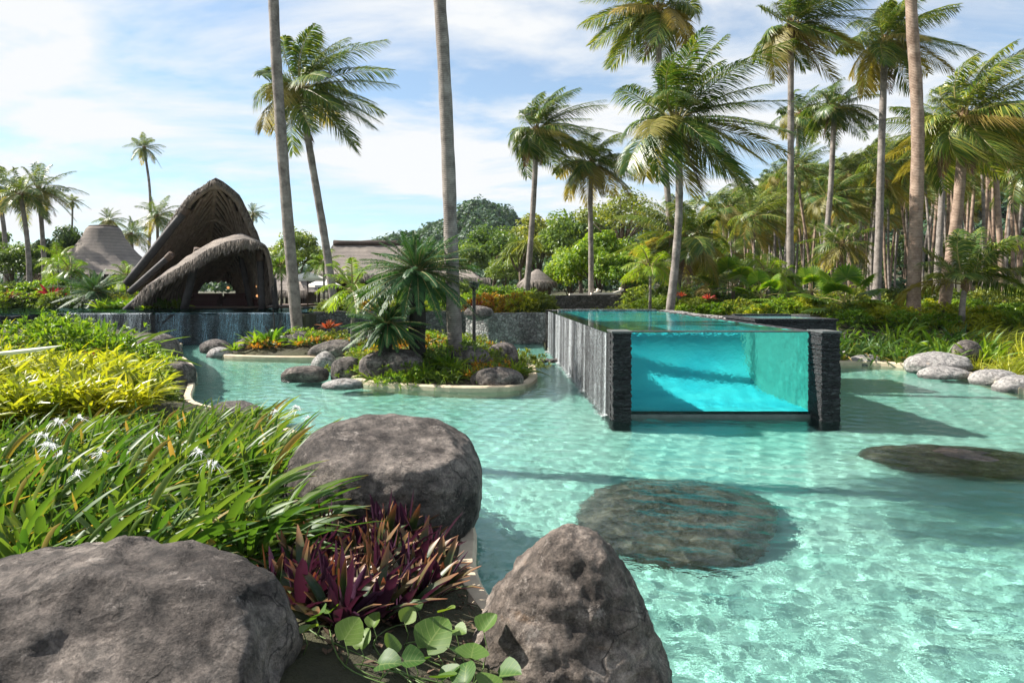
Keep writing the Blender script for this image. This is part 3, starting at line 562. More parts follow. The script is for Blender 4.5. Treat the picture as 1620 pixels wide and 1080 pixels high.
def rock_at(label, px0, px1, ytop, ybase, z=0.0, depth=.8, sink=.25, **kw):
    """boulder that spans px0..px1 in the photo and meets the water or soil at ybase (its front)"""
    g=G((px0+px1)/2, ybase, z); D0=g[1]; w=(px1-px0)/F*D0/2; dy=w*depth; D=D0+dy*.75
    top=H-(ytop-461)/F*D; hz=(top-z+sink)/2*1.02; c=((( px0+px1)/2-810)/F*D, D, z-sink+hz)
    return boulder('boulder', label, c, (w*D/D0*.97, dy, hz), **kw)

# the three boulders in front
boulder('boulder', 'largest broad flat-topped boulder filling the lower left corner', (-2.09, 3.02, .34), (1.06, .62, .66), rz=-.12, seed=5, m='rock', sub=6, rough=.1, box=1.6, tilt=(.12, .04), fine=.065,
        cuts=((.25, -.55, .8, .86), (-.5, .1, .86, .80)))
boulder('boulder', 'big rounded dome boulder between the spider lilies and the lagoon', (-1.17, 6.35, .40), (.88, .82, .60), rz=.1, seed=8, m='rock', sub=6, rough=.07, box=.6, tilt=(.06, 0.05), fine=.035, cuts=((0, -.35, 1, .86),))
boulder('boulder', 'pale pointed pyramid boulder at the water edge in front of the sunken rock', (.32, 3.95, .17), (.60, .55, .66), rz=.15, seed=14, m='rock_pale', sub=6, rough=.10, box=.2, fine=.065,
        shape=lambda x, y, z: (x*(1.0-.42*max(0, z+.15))+.05*z, y*(1.0-.38*max(0, z+.15))+.05*z, z))
boulder('boulder', 'large boulder lying just under the water surface in front of the pool', (1.74, 7.3, -.58), (1.04, 1.3, .52), rz=-.4, seed=27, m='rock_wet', sub=5, rough=.13, box=.1, fine=.03)
boulder('boulder', 'low brown boulder barely breaking the water near the right edge', (6.15, 9.3, -.40), (1.22, .82, .42), rz=-.3, seed=29, m='rock_wet', sub=5, rough=.14, box=.0, fine=.03)
R=rock_at
R('dark rounded boulder beside the tall bright shrub on the left bank', 205, 287, 527, 578, .0, seed=31, m='rock_small', depth=.9)
R('brown block shaped boulder at the water edge below the golden grass', 258, 309, 574, 612, .0, seed=32, m='rock_small', box=1)
R('half hidden boulder behind the lily leaf tips at the near bank', 318, 420, 636, 664, .0, seed=33, m='rock_small', depth=.7)
R('small dark boulder in the shade of the golden grass', 236, 286, 632, 652, .0, seed=34, m='rock_small')
R('flat dark boulder at the left tip of the island', 317, 366, 537, 559, .0, seed=35, m='rock_small')
R('small low grey boulder lying in the water at the left tip of the island', 327, 370, 549, 566, .0, seed=36, m='rock_light')
R('smooth sloping boulder under the bright strap leaved plant', 368, 434, 533, 563, .0, seed=37, m='rock_small')
R('upright brown boulder at the foot of the tall leaning palm trunk', 436, 494, 525, 560, .05, seed=38, m='rock_small', box=.6)
R('small boulder tucked behind the upright brown one', 478, 512, 525, 545, .2, seed=39, m='rock_small')
R('long low dark boulder on the pale kerb of the island', 488, 572, 539, 567, .05, seed=40, m='rock_small', depth=.6)
R('boulder half buried in ground cover behind the island kerb', 560, 625, 518, 548, .3, seed=41, m='rock_small')
R('pointed pale boulder standing behind the two rocks in the water', 492, 537, 556, 584, .0, seed=42, m='rock_light', shape=lambda x, y, z: (x*(1-.3*max(0, z)), y, z))
R('wide flat brown boulder in the water left of the island', 446, 518, 580, 604, .0, seed=43, m='rock', box=1, fine=.02)
R('round dark boulder against the island kerb', 522, 574, 567, 601, .0, seed=44, m='rock_small', box=.5)
R('low pale boulder awash in the water before the island', 508, 576, 598, 616, .0, seed=45, m='rock_light', sink=.15)
R('large grooved brown boulder on the island front', 566, 676, 555, 598, .15, seed=46, m='rock_small', depth=.6, fine=.05, box=.4)
R('dark boulder in the shade under the island ferns', 704, 782, 550, 588, .25, seed=47, m='rock_small')
R('smooth oval boulder at the right front corner of the island', 742, 831, 581, 611, .08, seed=48, m='rock_small', depth=.55, rough=.07)
R('dark boulder behind the golden tuft at the right of the island', 768, 822, 540, 583, .2, seed=49, m='rock_small')
R('small boulder on top of the grey retaining wall', 733, 782, 484, 498, 1.25, seed=50, m='rock_small')
R('dark boulder on the bank just right of the glass pool', 1322, 1362, 526, 560, .1, seed=51, m='rock_small')
R('small pale boulder at the water edge right of the glass pool', 1326, 1352, 554, 572, .0, seed=52, m='rock_light')
R('low blue grey boulder below the lilies on the right bank', 1338, 1400, 562, 578, .0, seed=53, m='rock_light', depth=.6)
R('large pale grey boulder with a dark hollow on the right bank', 1432, 1534, 559, 588, .1, seed=54, m='rock_light', fine=.04)
R('flat grey boulder slab in the water before the large pale one', 1452, 1536, 580, 600, .0, seed=55, m='rock_light', sink=.15, depth=.6)
R('rusty streaked grey boulder on the right bank shore', 1536, 1612, 585, 607, .05, seed=56, m='rock_light')
R('pale boulder cut by the right edge of the picture', 1574, 1660, 594, 622, .0, seed=57, m='rock_light')
R('dark boulder among the grasses on the right bank', 1508, 1552, 539, 563, .4, seed=58, m='rock_small')
for i, px in enumerate((840, 848, 856, 866, 874, 882)):
    g=G(px, 573, 0); boulder('stone', 'small round stone of the little weir between the island and the waterfall', (g[0], g[1]+.1*(i%2), .0), (.12+.03*(i%3), .11, .12), seed=60+i, m='rock_small', sub=3, group='stones of the little weir')

# ------------------------------------------------------------------ plant builders
Z=np.array([0., 0, 1]); WIND=np.array([1., -.15, 0])
def dirs(az, el): return np.stack([np.cos(az)*np.cos(el), np.sin(az)*np.cos(el), np.sin(el)], -1)
def frond(b, rng, base, az, el, L, droop, wind, nl, lw, ll, mats, nseg=3, vee=.35, rr=.03, lift=0.0):
    """one feather frond: tapering rachis and a row of leaflets on each side"""
    d0=dirs(az, el); bend=-Z*droop+WIND*wind; t=np.linspace(0, 1, 9); c=base+L*(t[:, None]*d0+(t**2)[:, None]*bend)
    b.tube(c, rr*(1-.85*t), 4, mats[1], cap=False)
    tt=np.linspace(.13, .995, nl)+rng.uniform(-.006, .006, nl); cc=base+L*(tt[:, None]*d0+(tt**2)[:, None]*bend); tg=nrm(d0+2*tt[:, None]*bend)
    sd=nrm(np.cross(tg, Z+1e-3)); up=np.cross(sd, tg); tw=rng.uniform(-.5, .5)
    sd, up=sd*math.cos(tw)+up*math.sin(tw), up*math.cos(tw)-sd*math.sin(tw)
    for s in (-1, 1):
        ok=rng.uniform(size=nl)>.05
        ln=ll*np.maximum(.25, np.sin(np.pi*np.clip(tt*.82+.14, 0, 1))**.7)*rng.uniform(.85, 1.1, nl)
        d=nrm(tg*(.45+.5*tt[:, None]**2)+s*sd*.9+up*vee+rng.normal(0, .07, (nl, 3))+WIND*wind*.25)
        bd=-Z*(.62+lift)+WIND*(wind*.6)+rng.normal(0, .07, (nl, 3)); side=nrm(np.cross(d, up+.3*tg))
        b.strips(cc[ok], d[ok], np.broadcast_to(bd, (nl, 3))[ok], ln[ok], lw, side[ok], nseg, lance, 0, mats[0])
def palm_crown(seed, nf=22, L=3.6, nl=42, lw=.055, ll=.72, wind=.45, droop=.42, dead=3, dry=4, hang=2, nseg=3, top=80, low=-35, bs=1.0):
    rng=np.random.default_rng(seed); b=MB()
    for i in range(nf):
        f=i/(nf-1); az=i*2.39996+rng.uniform(-.25, .25); el=math.radians(top+(low-top)*f**.9+rng.uniform(-8, 8)); l=L*rng.uniform(.85, 1.08)*(.72+.28*math.sin(math.pi*min(1, f+.25)))
        dr=droop*(.65+.5*f)*rng.uniform(.8, 1.2); wi=wind*rng.uniform(.7, 1.25)
        m=3 if (f>.65 and rng.uniform()<dry/(nf*.35)) else 0
        frond(b, rng, np.array([math.cos(az)*.1, math.sin(az)*.1, rng.uniform(-.15, .1)]), az, el, l, dr, wi, nl, lw, ll, (m, 1), nseg)
    for i in range(hang):
        frond(b, rng, np.zeros(3), rng.uniform(0, 6.28), math.radians(rng.uniform(-72, -50)), L*rng.uniform(.45, .62), .25, wind*.3, int(nl*.6), lw*.8, ll*.5, (4, 1), nseg)
    for i in range(dead): # stubs and fibre at the crown base
        az=rng.uniform(0, 6.28); b.tube([[0, 0, -.45*bs], [.18*bs*math.cos(az), .18*bs*math.sin(az), -.2*bs], [.42*bs*math.cos(az), .42*bs*math.sin(az), .15*bs]], [.06*bs, .06*bs, .02*bs], 5, 2)
    b.tube([[0, 0, -.75*bs], [0, 0, -.35*bs], [0, 0, 0], [0, 0, .35*bs]], [.15*bs, .22*bs, .19*bs, .05*bs], 8, 2)
    return b.mesh('palm_crown', [M['palm'], M['rachis'], M['boot'], M['palm_dry'], M['palm_dead']])
CROWN_A=[palm_crown(s, 30, 3.7, 84, .042, 1.0, wind=wd, droop=.38, dry=d, hang=h) for s, wd, d, h in ((11, .40, 3, 1), (12, .45, 3, 1), (13, .58, 4, 2), (14, .34, 3, 1), (15, .5, 4, 2))]
CROWN_B=[palm_crown(40+s, 26, 3.4, 48, .052, .82, wind=.3+.06*s, droop=.42, dry=5, hang=2, nseg=2) for s in range(5)]
CROWN_CALM=[palm_crown(60+s, 24, 3.3, 44, .052, .78, wind=.1+.05*s, droop=.5, dry=2, hang=1, nseg=2) for s in range(2)]
CROWN_YOUNG=palm_crown(77, 15, 3.3, 76, .036, .85, wind=.22, droop=.42, dry=2, hang=0, dead=0, top=85, low=15, bs=.6)

nut_b=MB()
th=np.linspace(0, np.pi, 7); ph=np.linspace(0, 2*np.pi, 9); V=np.stack([.11*np.sin(th)[:, None]*np.cos(ph)[None], .11*np.sin(th)[:, None]*np.sin(ph)[None], .14*np.cos(th)[:, None]*np.ones(9)[None]], -1); nut_b.grid(V)
NUT=nut_b.mesh('coconut', M['coconut'], True)
def trunk_mesh(pts, r0, r1, m, n=10, flare=1.5, seed=0):
    p=smooth_poly(pts, 7, False) if len(pts)>2 else np.array([np.array(pts[0])+(np.array(pts[-1])-np.array(pts[0]))*t for t in np.linspace(0, 1, 14)])
    return trunk_from(p, r0, r1, m, n, flare, seed)
def spline3(pts, n=7):
    p=np.array(pts, float); out=[]
    for i in range(len(p)-1):
        p0, p1, p2, p3=p[max(i-1, 0)], p[i], p[i+1], p[min(i+2, len(p)-1)]
        for t in np.linspace(0, 1, n, endpoint=False): out.append(.5*((2*p1)+(-p0+p2)*t+(2*p0-5*p1+4*p2-p3)*t*t+(-p0+3*p1-3*p2+p3)*t**3))
    out.append(p[-1]); return np.array(out)
def palm(label, pix, D, width, crown, cs=1.0, crz=0.0, zb=1.0, mt='trunk', group=None, nuts=0, tip=None):
    """coconut palm from pixel points base -> top along its trunk; width in photo pixels at mid height"""
    pts=[P(x, y, D) for x, y in pix]
    if pts[0][2]>zb: pts.insert(0, np.array([pts[0][0]-.12*(pts[1][0]-pts[0][0]), D, zb-.15]))
    base=np.array([pts[0][0], D, pts[0][2]]); pts=spline3([p-base for p in pts], 9); n=len(pts); t=np.linspace(0, 1, n); r=width*D/F/2
    rad=r*(1.12-.3*t+.55*np.exp(-t*22))*(1+.03*np.sin(t*57)+.02*np.sin(t*131))
    b=MB(); b.tube(pts, rad, 12, 0)
    root=tag(empty('coconut_palm', tuple(base)), label, 'palm tree', group); link('trunk', b.mesh('trunk', M[mt], True), root)
    top=pts[-1]
    if crown is not None: link('crown', crown, root, tuple(top+np.array([0, 0, .25*cs])), (0, 0, crz), cs)
    rr=np.random.default_rng(int(base[0]*10)%1000)
    for i in range(nuts):
        a=rr.uniform(0, 6.28); link('coconut', NUT, root, tuple(top+np.array([.26*math.cos(a), .26*math.sin(a), rr.uniform(-.5, -.12)])), (rr.uniform(-.4, .4), rr.uniform(-.4, .4), 0), 1.15)
    return root
A, B_, Q=CROWN_A, CROWN_B, CROWN_CALM
palm('tall grey palm trunk leaning left behind the island boulders with crown out of view', [(471, 530), (462, 430), (449, 270), (438, 110), (432, -20), (426, -240), (422, -600)], 25, 17.5, A[1], 1.1, zb=.4)
palm('tallest straight grey palm trunk rising beside the cycad on the island', [(721, 565), (715, 430), (709, 250), (701, 80), (693, -60), (684, -420)], 17.4, 22, A[3], 1.05, zb=.3)
palm('windswept palm with full crown between the two bare tall trunks', [(527, 470), (515, 385), (499, 290), (485, 205), (477, 148)], 32, 12.5, A[3], 1.05, .2, zb=1.2, nuts=5)
palm('palm with swept crown left of the big central palm above the thatched hut', [(832, 470), (839, 390), (845, 300), (849, 212)], 38, 9.5, A[2], .92, .5, zb=1.3)
palm('short crowned palm with hanging dead frond beside the bright green bush', [(935, 482), (935, 400), (934, 325), (935, 262)], 40, 8.5, A[4], .86, 1.2, zb=1.3)
palm('biggest windswept palm with coconuts curving up behind the lap pool', [(1060, 490), (1068, 420), (1074, 340), (1074, 265), (1070, 203)], 26, 13, A[0], 1.08, -.35, zb=1.3, nuts=10)
palm('very tall thin palm rising behind the biggest windswept palm', [(1072, 480), (1058, 330), (1049, 210), (1043, 100), (1041, 22)], 31, 10, A[3], .92, 2.6, zb=1.3, nuts=4)
palm('low leaning palm with yellow green fronds behind the biggest palm', [(1070, 470), (1078, 420), (1082, 385)], 31, 9, A[1], .92, 2.0, zb=1.3)
palm('tall palm with arching crown at the left of the tall row behind the spa', [(1250, 490), (1250, 380), (1251, 230), (1251, 46)], 33, 11, A[4], .92, 0, zb=1.3, nuts=4)
palm('slim palm leaning right with mid height crown behind the spa', [(1298, 490), (1305, 400), (1314, 300), (1320, 176)], 42, 9, A[2], .78, .9, zb=1.3)
palm('palm half hidden by the arching palm left of the slim leaning one', [(1240, 470), (1246, 380), (1258, 280), (1266, 185)], 52, 8, B_[2], 1.0, .4, zb=1.3)
palm('tall palm with swept crown left of the thick bare trunk', [(1385, 492), (1390, 390), (1394, 250), (1400, 72)], 34, 11.5, A[0], .92, .3, zb=1.3, nuts=3)
palm('thick bare palm trunk leaning left at the right bank with crown out of view', [(1445, 492), (1448, 380), (1452, 230), (1449, 130), (1443, 40), (1440, -60), (1442, -190)], 25, 19, A[1], 1.0, zb=1.25, mt='trunk_brown')
palm('big crowned palm with hanging dead fronds near the right edge', [(1492, 497), (1504, 410), (1517, 310), (1524, 195)], 26, 17, A[2], 1.0, 0, zb=1.2, mt='trunk_brown', nuts=4)
palm('palm behind the big crowned palm with a dense drooping crown', [(1480, 492), (1485, 400), (1491, 300), (1494, 215)], 37, 10, A[4], .85, 1.9, zb=1.3)
palm('palm with pale crown behind the right edge of the grove', [(1588, 488), (1583, 400), (1577, 300), (1573, 215)], 36, 9, A[1], .8, 1.0, zb=1.3, mt='trunk_brown')
palm('small palm crown cut by the right picture edge', [(1640, 480), (1632, 380), (1622, 280)], 42, 9, B_[1], .95, 0, zb=1.3, mt='trunk_brown')
palm('lone tall thin palm standing far off above the domed pavilion', [(236, 400), (238, 340), (236, 290), (228, 236)], 92, 4.2, Q[0], .88, 0, zb=1.3)
palm('right hand palm of the pair above the left shrubs', [(70, 420), (67, 370), (62, 305)], 52, 7, Q[1], .95, .6, zb=1.3)
palm('left hand palm of the pair above the left shrubs', [(46, 425), (42, 370), (33, 310)], 50, 7.5, Q[0], .9, 1.9, zb=1.3)
palm('palm with crown cut by the left picture edge', [(10, 420), (6, 360), (-4, 300)], 58, 7, Q[1], .95, 2.2, zb=1.3)
palm('tiny far palm left of the round hut', [(114, 370), (115, 320)], 120, 3, Q[0], .6, 0, zb=1.3)
palm('far palm crown behind the roof of the round hut', [(172, 420), (172, 350)], 85, 5, Q[1], .72, 0, zb=1.3)
palm('far palm with drooping fronds between the hut and the pavilion', [(250, 440), (249, 345)], 68, 5, Q[0], .95, 1.2, zb=1.3)
palm('small far palm right of the pavilion peak', [(398, 400), (400, 338)], 95, 4, Q[1], .62, .5, zb=1.3)
palm('bent palm whose frond droops over the round hut roof', [(212, 440), (208, 372)], 64, 5, Q[1], .7, 2.4, zb=1.3)
# the coconut grove
palm('coconut palm beyond the left picture edge whose crown shades the lagoon', [(-70, 660), (-67, 200), (-64, -300), (-60, -760)], 10.9, 40, A[1], 1.05, zb=.3)
r=np.random.default_rng(77); n_g=0
TR=[]
for k in range(4):
    z=np.linspace(0, 1, 14); lean=(.05, -.04, .10, .02)[k]
    b=MB(); b.tube(np.column_stack([lean*z**1.6+.012*np.sin(z*5+k), .02*np.sin(z*4+k), z]), (.0112, .0102, .0118, .0106)[k]*(1.1-.3*z+.5*np.exp(-z*22)), 8); TR.append(b.mesh('trunk', M['trunk_brown'] if k%2 else M['trunk'], True))
proto_n=0; used=[]
while n_g<185:
    D=44+78*r.uniform()**.9; px=r.uniform(1085, 1720)
    if px<1160 and D<62: continue
    x=(px-810)/F*D
    if any((x-a)**2+(D-c)**2<(2.3)**2 for a, c in used): continue
    used.append((x, D)); ytop=np.interp(px, [1085, 1140, 1200, 1300, 1400, 1480, 1560, 1720], [345, 300, 285, 262, 250, 235, 215, 200])+r.uniform(0, 62 if D<66 else 110)
    z0=float(land(np.array([x]), np.array([D]))[0]); hgt=H+(461-ytop)/F*D-z0; hgt=min(max(hgt, 5.0), 21)
    k=r.integers(0, 4); rz=r.uniform(-.6, .6)+(math.pi if r.uniform()<.25 else 0); tl=r.normal(0, .06)+(r.choice([-.24, .24]) if r.uniform()<.06 else 0)
    o=tag(empty('coconut_palm', (x, D, z0-.1), 0), 'slender coconut palm among the dense grove behind the right bank', 'palm tree', 'coconut palms of the dense grove'); o.rotation_euler=(0, tl, 0)
    link('trunk', TR[k], o, (0, 0, 0), (0, 0, rz), (hgt, hgt, hgt))
    lean=(.05, -.04, .10, .02)[k]; tx=(lean+.012*math.sin(5+k))*hgt; ty=.02*math.sin(4+k)*hgt
    link('crown', B_[r.integers(0, 5)], o, (tx*math.cos(rz)-ty*math.sin(rz), tx*math.sin(rz)+ty*math.cos(rz), hgt+.3), (0, 0, r.uniform(-.5, .5)), r.uniform(.72, .98))
    n_g+=1

# ------------------------------------------------------------------ shrubs, grasses, trees
def hgt(x, y): return float(land(np.array([float(x)]), np.array([float(y)]))[0])
def poisson(poly, dmin, seed, tries=4000, nmax=999):
    r=np.random.default_rng(seed); poly=np.array(poly, float); lo, hi=poly.min(0), poly.max(0); pts=r.uniform(lo, hi, (tries, 2)); ok=poly_dist(pts[:, 0], pts[:, 1], poly)>0; out=[]
    for p in pts[ok]:
        if all((p[0]-q[0])**2+(p[1]-q[1])**2>dmin*dmin for q in out): out.append(p)
        if len(out)>=nmax: break
    return out
def rosette_shrub(seed, K, R, Hh, L, W, nleaf=8, m='mid', prof=lance, nseg=2, droop=.35, spread=.9, wind=.1, fold=.25, lump=.25):
    """leafy shrub: K shoots over a lumpy dome, each ending in a whorl of leaves"""
    r=np.random.default_rng(seed); b=MB(); ph=r.uniform(0, 6.28, K); cz=r.uniform(.0, 1, K); rr=r.uniform(.55, 1.0, K)**.5
    lum=1+lump*np.sin(ph*3+seed)*np.cos(cz*5)+r.normal(0, lump*.3, K)
    d=np.stack([np.cos(ph)*np.sqrt(1-cz**2), np.sin(ph)*np.sqrt(1-cz**2), cz], -1); c=d*np.array([R, R, Hh])*(rr*lum)[:, None]; out=nrm(d*np.array([1/R, 1/R, 1.2/Hh])+np.array([0, 0, .45/Hh]))
    for i in range(0, K, 2): b.tube([[c[i][0]*.1, c[i][1]*.1, 0], c[i]*.55+np.array([0, 0, .05]), c[i]], [.012, .008, .004], 4, 1, cap=False)
    n=K*nleaf; base=np.repeat(c, nleaf, 0)+r.normal(0, L*.12, (n, 3)); dd=nrm(np.repeat(out, nleaf, 0)*.8+r.normal(0, spread*.6, (n, 3))+np.array([0, 0, .15])); bend=np.broadcast_to(-Z*droop, (n, 3))+WIND*wind
    side=nrm(np.cross(dd, Z+r.normal(0, .35, (n, 3)))); b.strips(base, dd, bend, L*r.uniform(.6, 1.15, n), W*r.uniform(.8, 1.1, n), side, nseg, prof, fold, 0)
    return b.mesh('shrub', [M[m], M['stem']])
def tussock(seed, n, L, W, m, spread=55, droop=.6, wind=.25, R=.12, prof=grassp, nseg=5, fold=.25, top=88):
    r=np.random.default_rng(seed); b=MB(); az=r.uniform(0, 6.28, n); el=np.radians(top-r.uniform(0, 1, n)**.8*spread); rad=R*np.sqrt(r.uniform(0, 1, n)); base=np.stack([rad*np.cos(az), rad*np.sin(az), np.zeros(n)], -1)
    d=nrm(dirs(az, el)+WIND*wind*.5); l=L*r.uniform(.55, 1.1, n); bend=-Z*(droop*r.uniform(.5, 1.3, n))[:, None]+WIND*(wind*r.uniform(.4, 1.4, n))[:, None]
    side=nrm(np.cross(d, Z)+r.normal(0, .35, (n, 3))); b.strips(base, d, bend, l, W*r.uniform(.75, 1.2, n), side, nseg, prof, fold, 0)
    return b.mesh('leaves', [M[m]], True)
def leafy_grass(seed, stems, Hh, m, L=.3, W=.026, R=.3, wind=.3):
    """clump of leafy canes, narrow pointed leaves up each one"""
    r=np.random.default_rng(seed); b=MB()
    for i in range(stems):
        az=r.uniform(0, 6.28); rad=R*math.sqrt(r.uniform()); h=Hh*r.uniform(.6, 1.1); base=np.array([rad*math.cos(az), rad*math.sin(az), 0]); d0=nrm(np.array([[rad*1.0*math.cos(az)+wind*.55, rad*math.sin(az)-.05, .9]]))[0]
        bend=WIND*wind*.5-Z*.16; t=np.linspace(0, 1, 5); b.tube(base+h*(t[:, None]*d0+(t**2)[:, None]*bend), .004, 3, 1, cap=False)
        n=13; tt=np.linspace(.22, 1, n)+r.uniform(-.03, .03, n); c=base+h*(tt[:, None]*d0+(tt**2)[:, None]*bend); a2=r.uniform(0, 6.28)+np.arange(n)*2.6+r.normal(0, .4, n)
        d=nrm(dirs(a2, np.radians(r.uniform(15, 62, n)))+WIND*wind*1.1+np.array([0, 0, .25])*tt[:, None]); side=nrm(np.cross(d, Z)+r.normal(0, .3, (n, 3)))
        b.strips(c, d, np.broadcast_to(-Z*.3, (n, 3))+WIND*wind*.25, L*r.uniform(.6, 1.15, n), W*r.uniform(.8, 1.2, n), side, 3, lance, .3, 0)
    return b.mesh('leaves', [M[m], M['stem']], True)
def put(name, me, label, cat, x, y, z=None, rz=0.0, s=1.0, group=None, sz=None):
    o=link(name, me, None, (x, y, (hgt(x, y) if z is None else z)), (0, 0, rz), (s, s, s if sz is None else sz)); return tag(o, label, cat, group)
rg=np.random.default_rng(101)

# spider lilies in front
LILY=[tussock(200+i, 40, .84, .05, 'lily', 50, .38, .22, .16, strap, 7, .32, 86) for i in range(5)]
LILY_LOW=[tussock(210+i, 26, .62, .047, 'lily', 50, .55, .55, .12, strap, 7, .32, 70) for i in range(2)]
lily_zone=[(-6.2, 4.2), (-2.6, 3.72), (-1.75, 4.0), (-1.72, 5.0), (-2.0, 5.6), (-2.15, 6.6), (-2.35, 7.5), (-3.0, 8.3), (-3.3, 9.0), (-4.6, 9.2), (-5.6, 8.2), (-6.2, 6.5)]
lp=poisson(lily_zone, .31, 3); lilies=[]
for i, p in enumerate(lp):
    if p[1]>.0:
        rim=p[0]>-2.4 and p[1]<6.0
        s=(rg.uniform(.85, 1.12) if p[1]<6.5 else rg.uniform(.6, .85)); z=hgt(*p)-.02
        o=tag(empty('spider_lily', (p[0], p[1], z), rg.uniform(-.45, .45), s), 'spider lily clump of long arching strap leaves in the dense bed on the near bank', 'lily', 'spider lilies of the near bed')
        link('leaves', LILY_LOW[i%2] if (rim and rg.uniform()<.6) else LILY[i%5], o); lilies.append((p, o, z, s))
def flower(seed, n=9):
    r=np.random.default_rng(seed); b=MB(); az=np.arange(n)*6.283/n+r.uniform(-.3, .3, n); el=np.radians(r.uniform(10, 60, n)); d=dirs(az, el)
    b.strips(np.zeros((n, 3)), d, np.broadcast_to(-Z*.85, (n, 3))+WIND*.25, .13*r.uniform(.75, 1.1, n), .009, nrm(np.cross(d, Z)), 6, strap, .2, 0)
    d2=dirs(az+.3, np.radians(r.uniform(40, 80, n))); b.strips(np.zeros((n, 3)), d2, np.broadcast_to(WIND*.1, (n, 3)), .05, .014, nrm(np.cross(d2, Z)), 2, lance, .2, 0)
    return b.mesh('flower', [M['petal']])
FL=[flower(s) for s in range(3)]
for i, (px, py, D) in enumerate([(92, 668, 6.2), (128, 662, 6.6), (100, 720, 5.6), (78, 706, 5.4), (165, 718, 5.6), (318, 718, 5.6), (335, 735, 5.4), (312, 712, 6.1), (127, 752, 5.0), (470, 645, 8.7), (438, 652, 8.6), (490, 662, 8.3), (66, 690, 6.0), (250, 690, 6.6)]):
    t=P(px, py, D); j=min(range(len(lilies)), key=lambda k: (lilies[k][0][0]-t[0]+.12)**2+(lilies[k][0][1]-t[1])**2); p, o, z, s=lilies[j]
    inv=(Matrix.Translation(o.location)@Matrix.Rotation(o.rotation_euler.z, 4, 'Z')@Matrix.Diagonal((s, s, s, 1))).inverted()
    b=MB(); bx=np.array([p[0], p[1], z]); mid=(bx+t)/2+np.array([-.06, 0, .12]); tt=np.linspace(0, 1, 9)[:, None]; c=(1-tt)**2*bx+2*tt*(1-tt)*mid+tt**2*t
    b.tube(c-t, .007, 5, 0); so2=link('flower_stalk', b.mesh('flower_stalk', M['stem'], True), o, tuple(t)); so2.matrix_parent_inverse=inv
    for q in range(1 if i%3 else 2):
        f=link('flower', FL[(i+q)%3], o, tuple(t+np.array([.03*q-.02, .02*q, -.015*q])), (0.3*q-.2, .25*q, 1.7*q+i), .95); f.matrix_parent_inverse=inv

# golden leafy grass behind them
GOLD=[leafy_grass(230+i, 19, .58, 'yellow', .5, .046) for i in range(4)]
gz=[(-11.5, 8.6), (-6.6, 8.2), (-5.5, 8.9), (-5.3, 10.0), (-6.0, 11.3), (-7.4, 12.7), (-8.2, 13.6), (-12.5, 14.2)]
for i, p in enumerate(poisson(gz, .55, 4)):
    edge=p[0]>-6.9
    put('golden_tussock', GOLD[i%4], 'golden green leafy grass clump in the bright bank beyond the spider lilies', 'ornamental grass', p[0], p[1], None, rg.uniform(-.4, .4), rg.uniform(.8, 1.2), 'golden grasses of the left bank')
TALLG=[tussock(250+i, 60, 1.0, .03, 'yellow', 55, .5, .35, .2, lance, 5, .3) for i in range(2)]
for i, (px, py, D, s) in enumerate([(20, 520, 15.5, 1.1), (-30, 500, 14.5, 1.3), (55, 545, 16.2, .9), (10, 500, 17.5, 1.2), (110, 540, 15.4, .9)]):
    p=P(px, py, D); put('golden_tussock', TALLG[i%2], 'taller golden grass tussock with broad blades at the far left edge', 'ornamental grass', p[0], p[1], None, rg.uniform(-.5, .5), s, 'tall golden tussocks at the left edge')
BIGSTRAP=tussock(260, 46, 1.25, .085, 'lime', 62, .5, .3, .18, lance, 6, .25)
LIMEB=[rosette_shrub(270+i, 150, .95, .75, .17, .05, 9, 'lime') for i in range(2)]
for px, D, s, lab in ((100, 16.6, 1.3, 'bright lime green shrub mound on the left bank before the waterfall'), (165, 16.2, 1.1, 'bright green shrub mound beside the dark rounded boulder'), (85, 17.8, 1.25, 'lime green shrub mound partly behind the golden grass')):
    p=P(px, 540, D); put('shrub', LIMEB[int(px)%2], lab, 'shrub', p[0], p[1], None, px*.1, s)
for px, D, s, lab in ((150, 17.0, 1.35, 'tall broad strap leaved plant sticking out of the lime shrubs'), (192, 17.2, 1.2, 'variegated strap leaved plant leaning right above the dark boulder')):
    p=P(px, 540, D); put('strap_leaf_plant', BIGSTRAP, lab, 'plant', p[0], p[1], None, px*.1, s)
RED=tussock(280, 30, .55, .075, 'red', 70, .35, .1, .05, lance, 4, .3); CRIM=tussock(281, 40, .95, .09, 'crimson', 75, .4, .1, .15, lance, 4, .3)
p=P(150, 560, 15.2); put('red_bromeliad', RED, 'small orange red bromeliad glowing among the golden grass', 'plant', p[0], p[1], hgt(p[0], p[1])+.35, 0, .7)
# pale leaf reaching in at the left edge
b=MB(); b.strips(P(-25, 560, 3.6)[None]-0, nrm(np.array([[1, .1, .06]])), np.array([[0, 0, .05]]), .39, .03, np.array([[0, .6, .8]]), 8, lance, .3); b.tube([P(-25, 560, 3.6), P(-60, 640, 3.6), P(-60, 1000, 3.5)], .008, 5, 0)
tag(link('strap_leaf_plant', b.mesh('strap_leaf_plant', [leafmat('pale_leaf', (.45, .5, .3), (.5, .55, .35), trans=.4, objvar=0)])), 'single pale strap leaf reaching in from the left picture edge', 'plant')

SH_LOW=[rosette_shrub(380+i, 80, .5, .32, .2, .045, 8, mm) for i, mm in enumerate(('lime', 'mid'))]
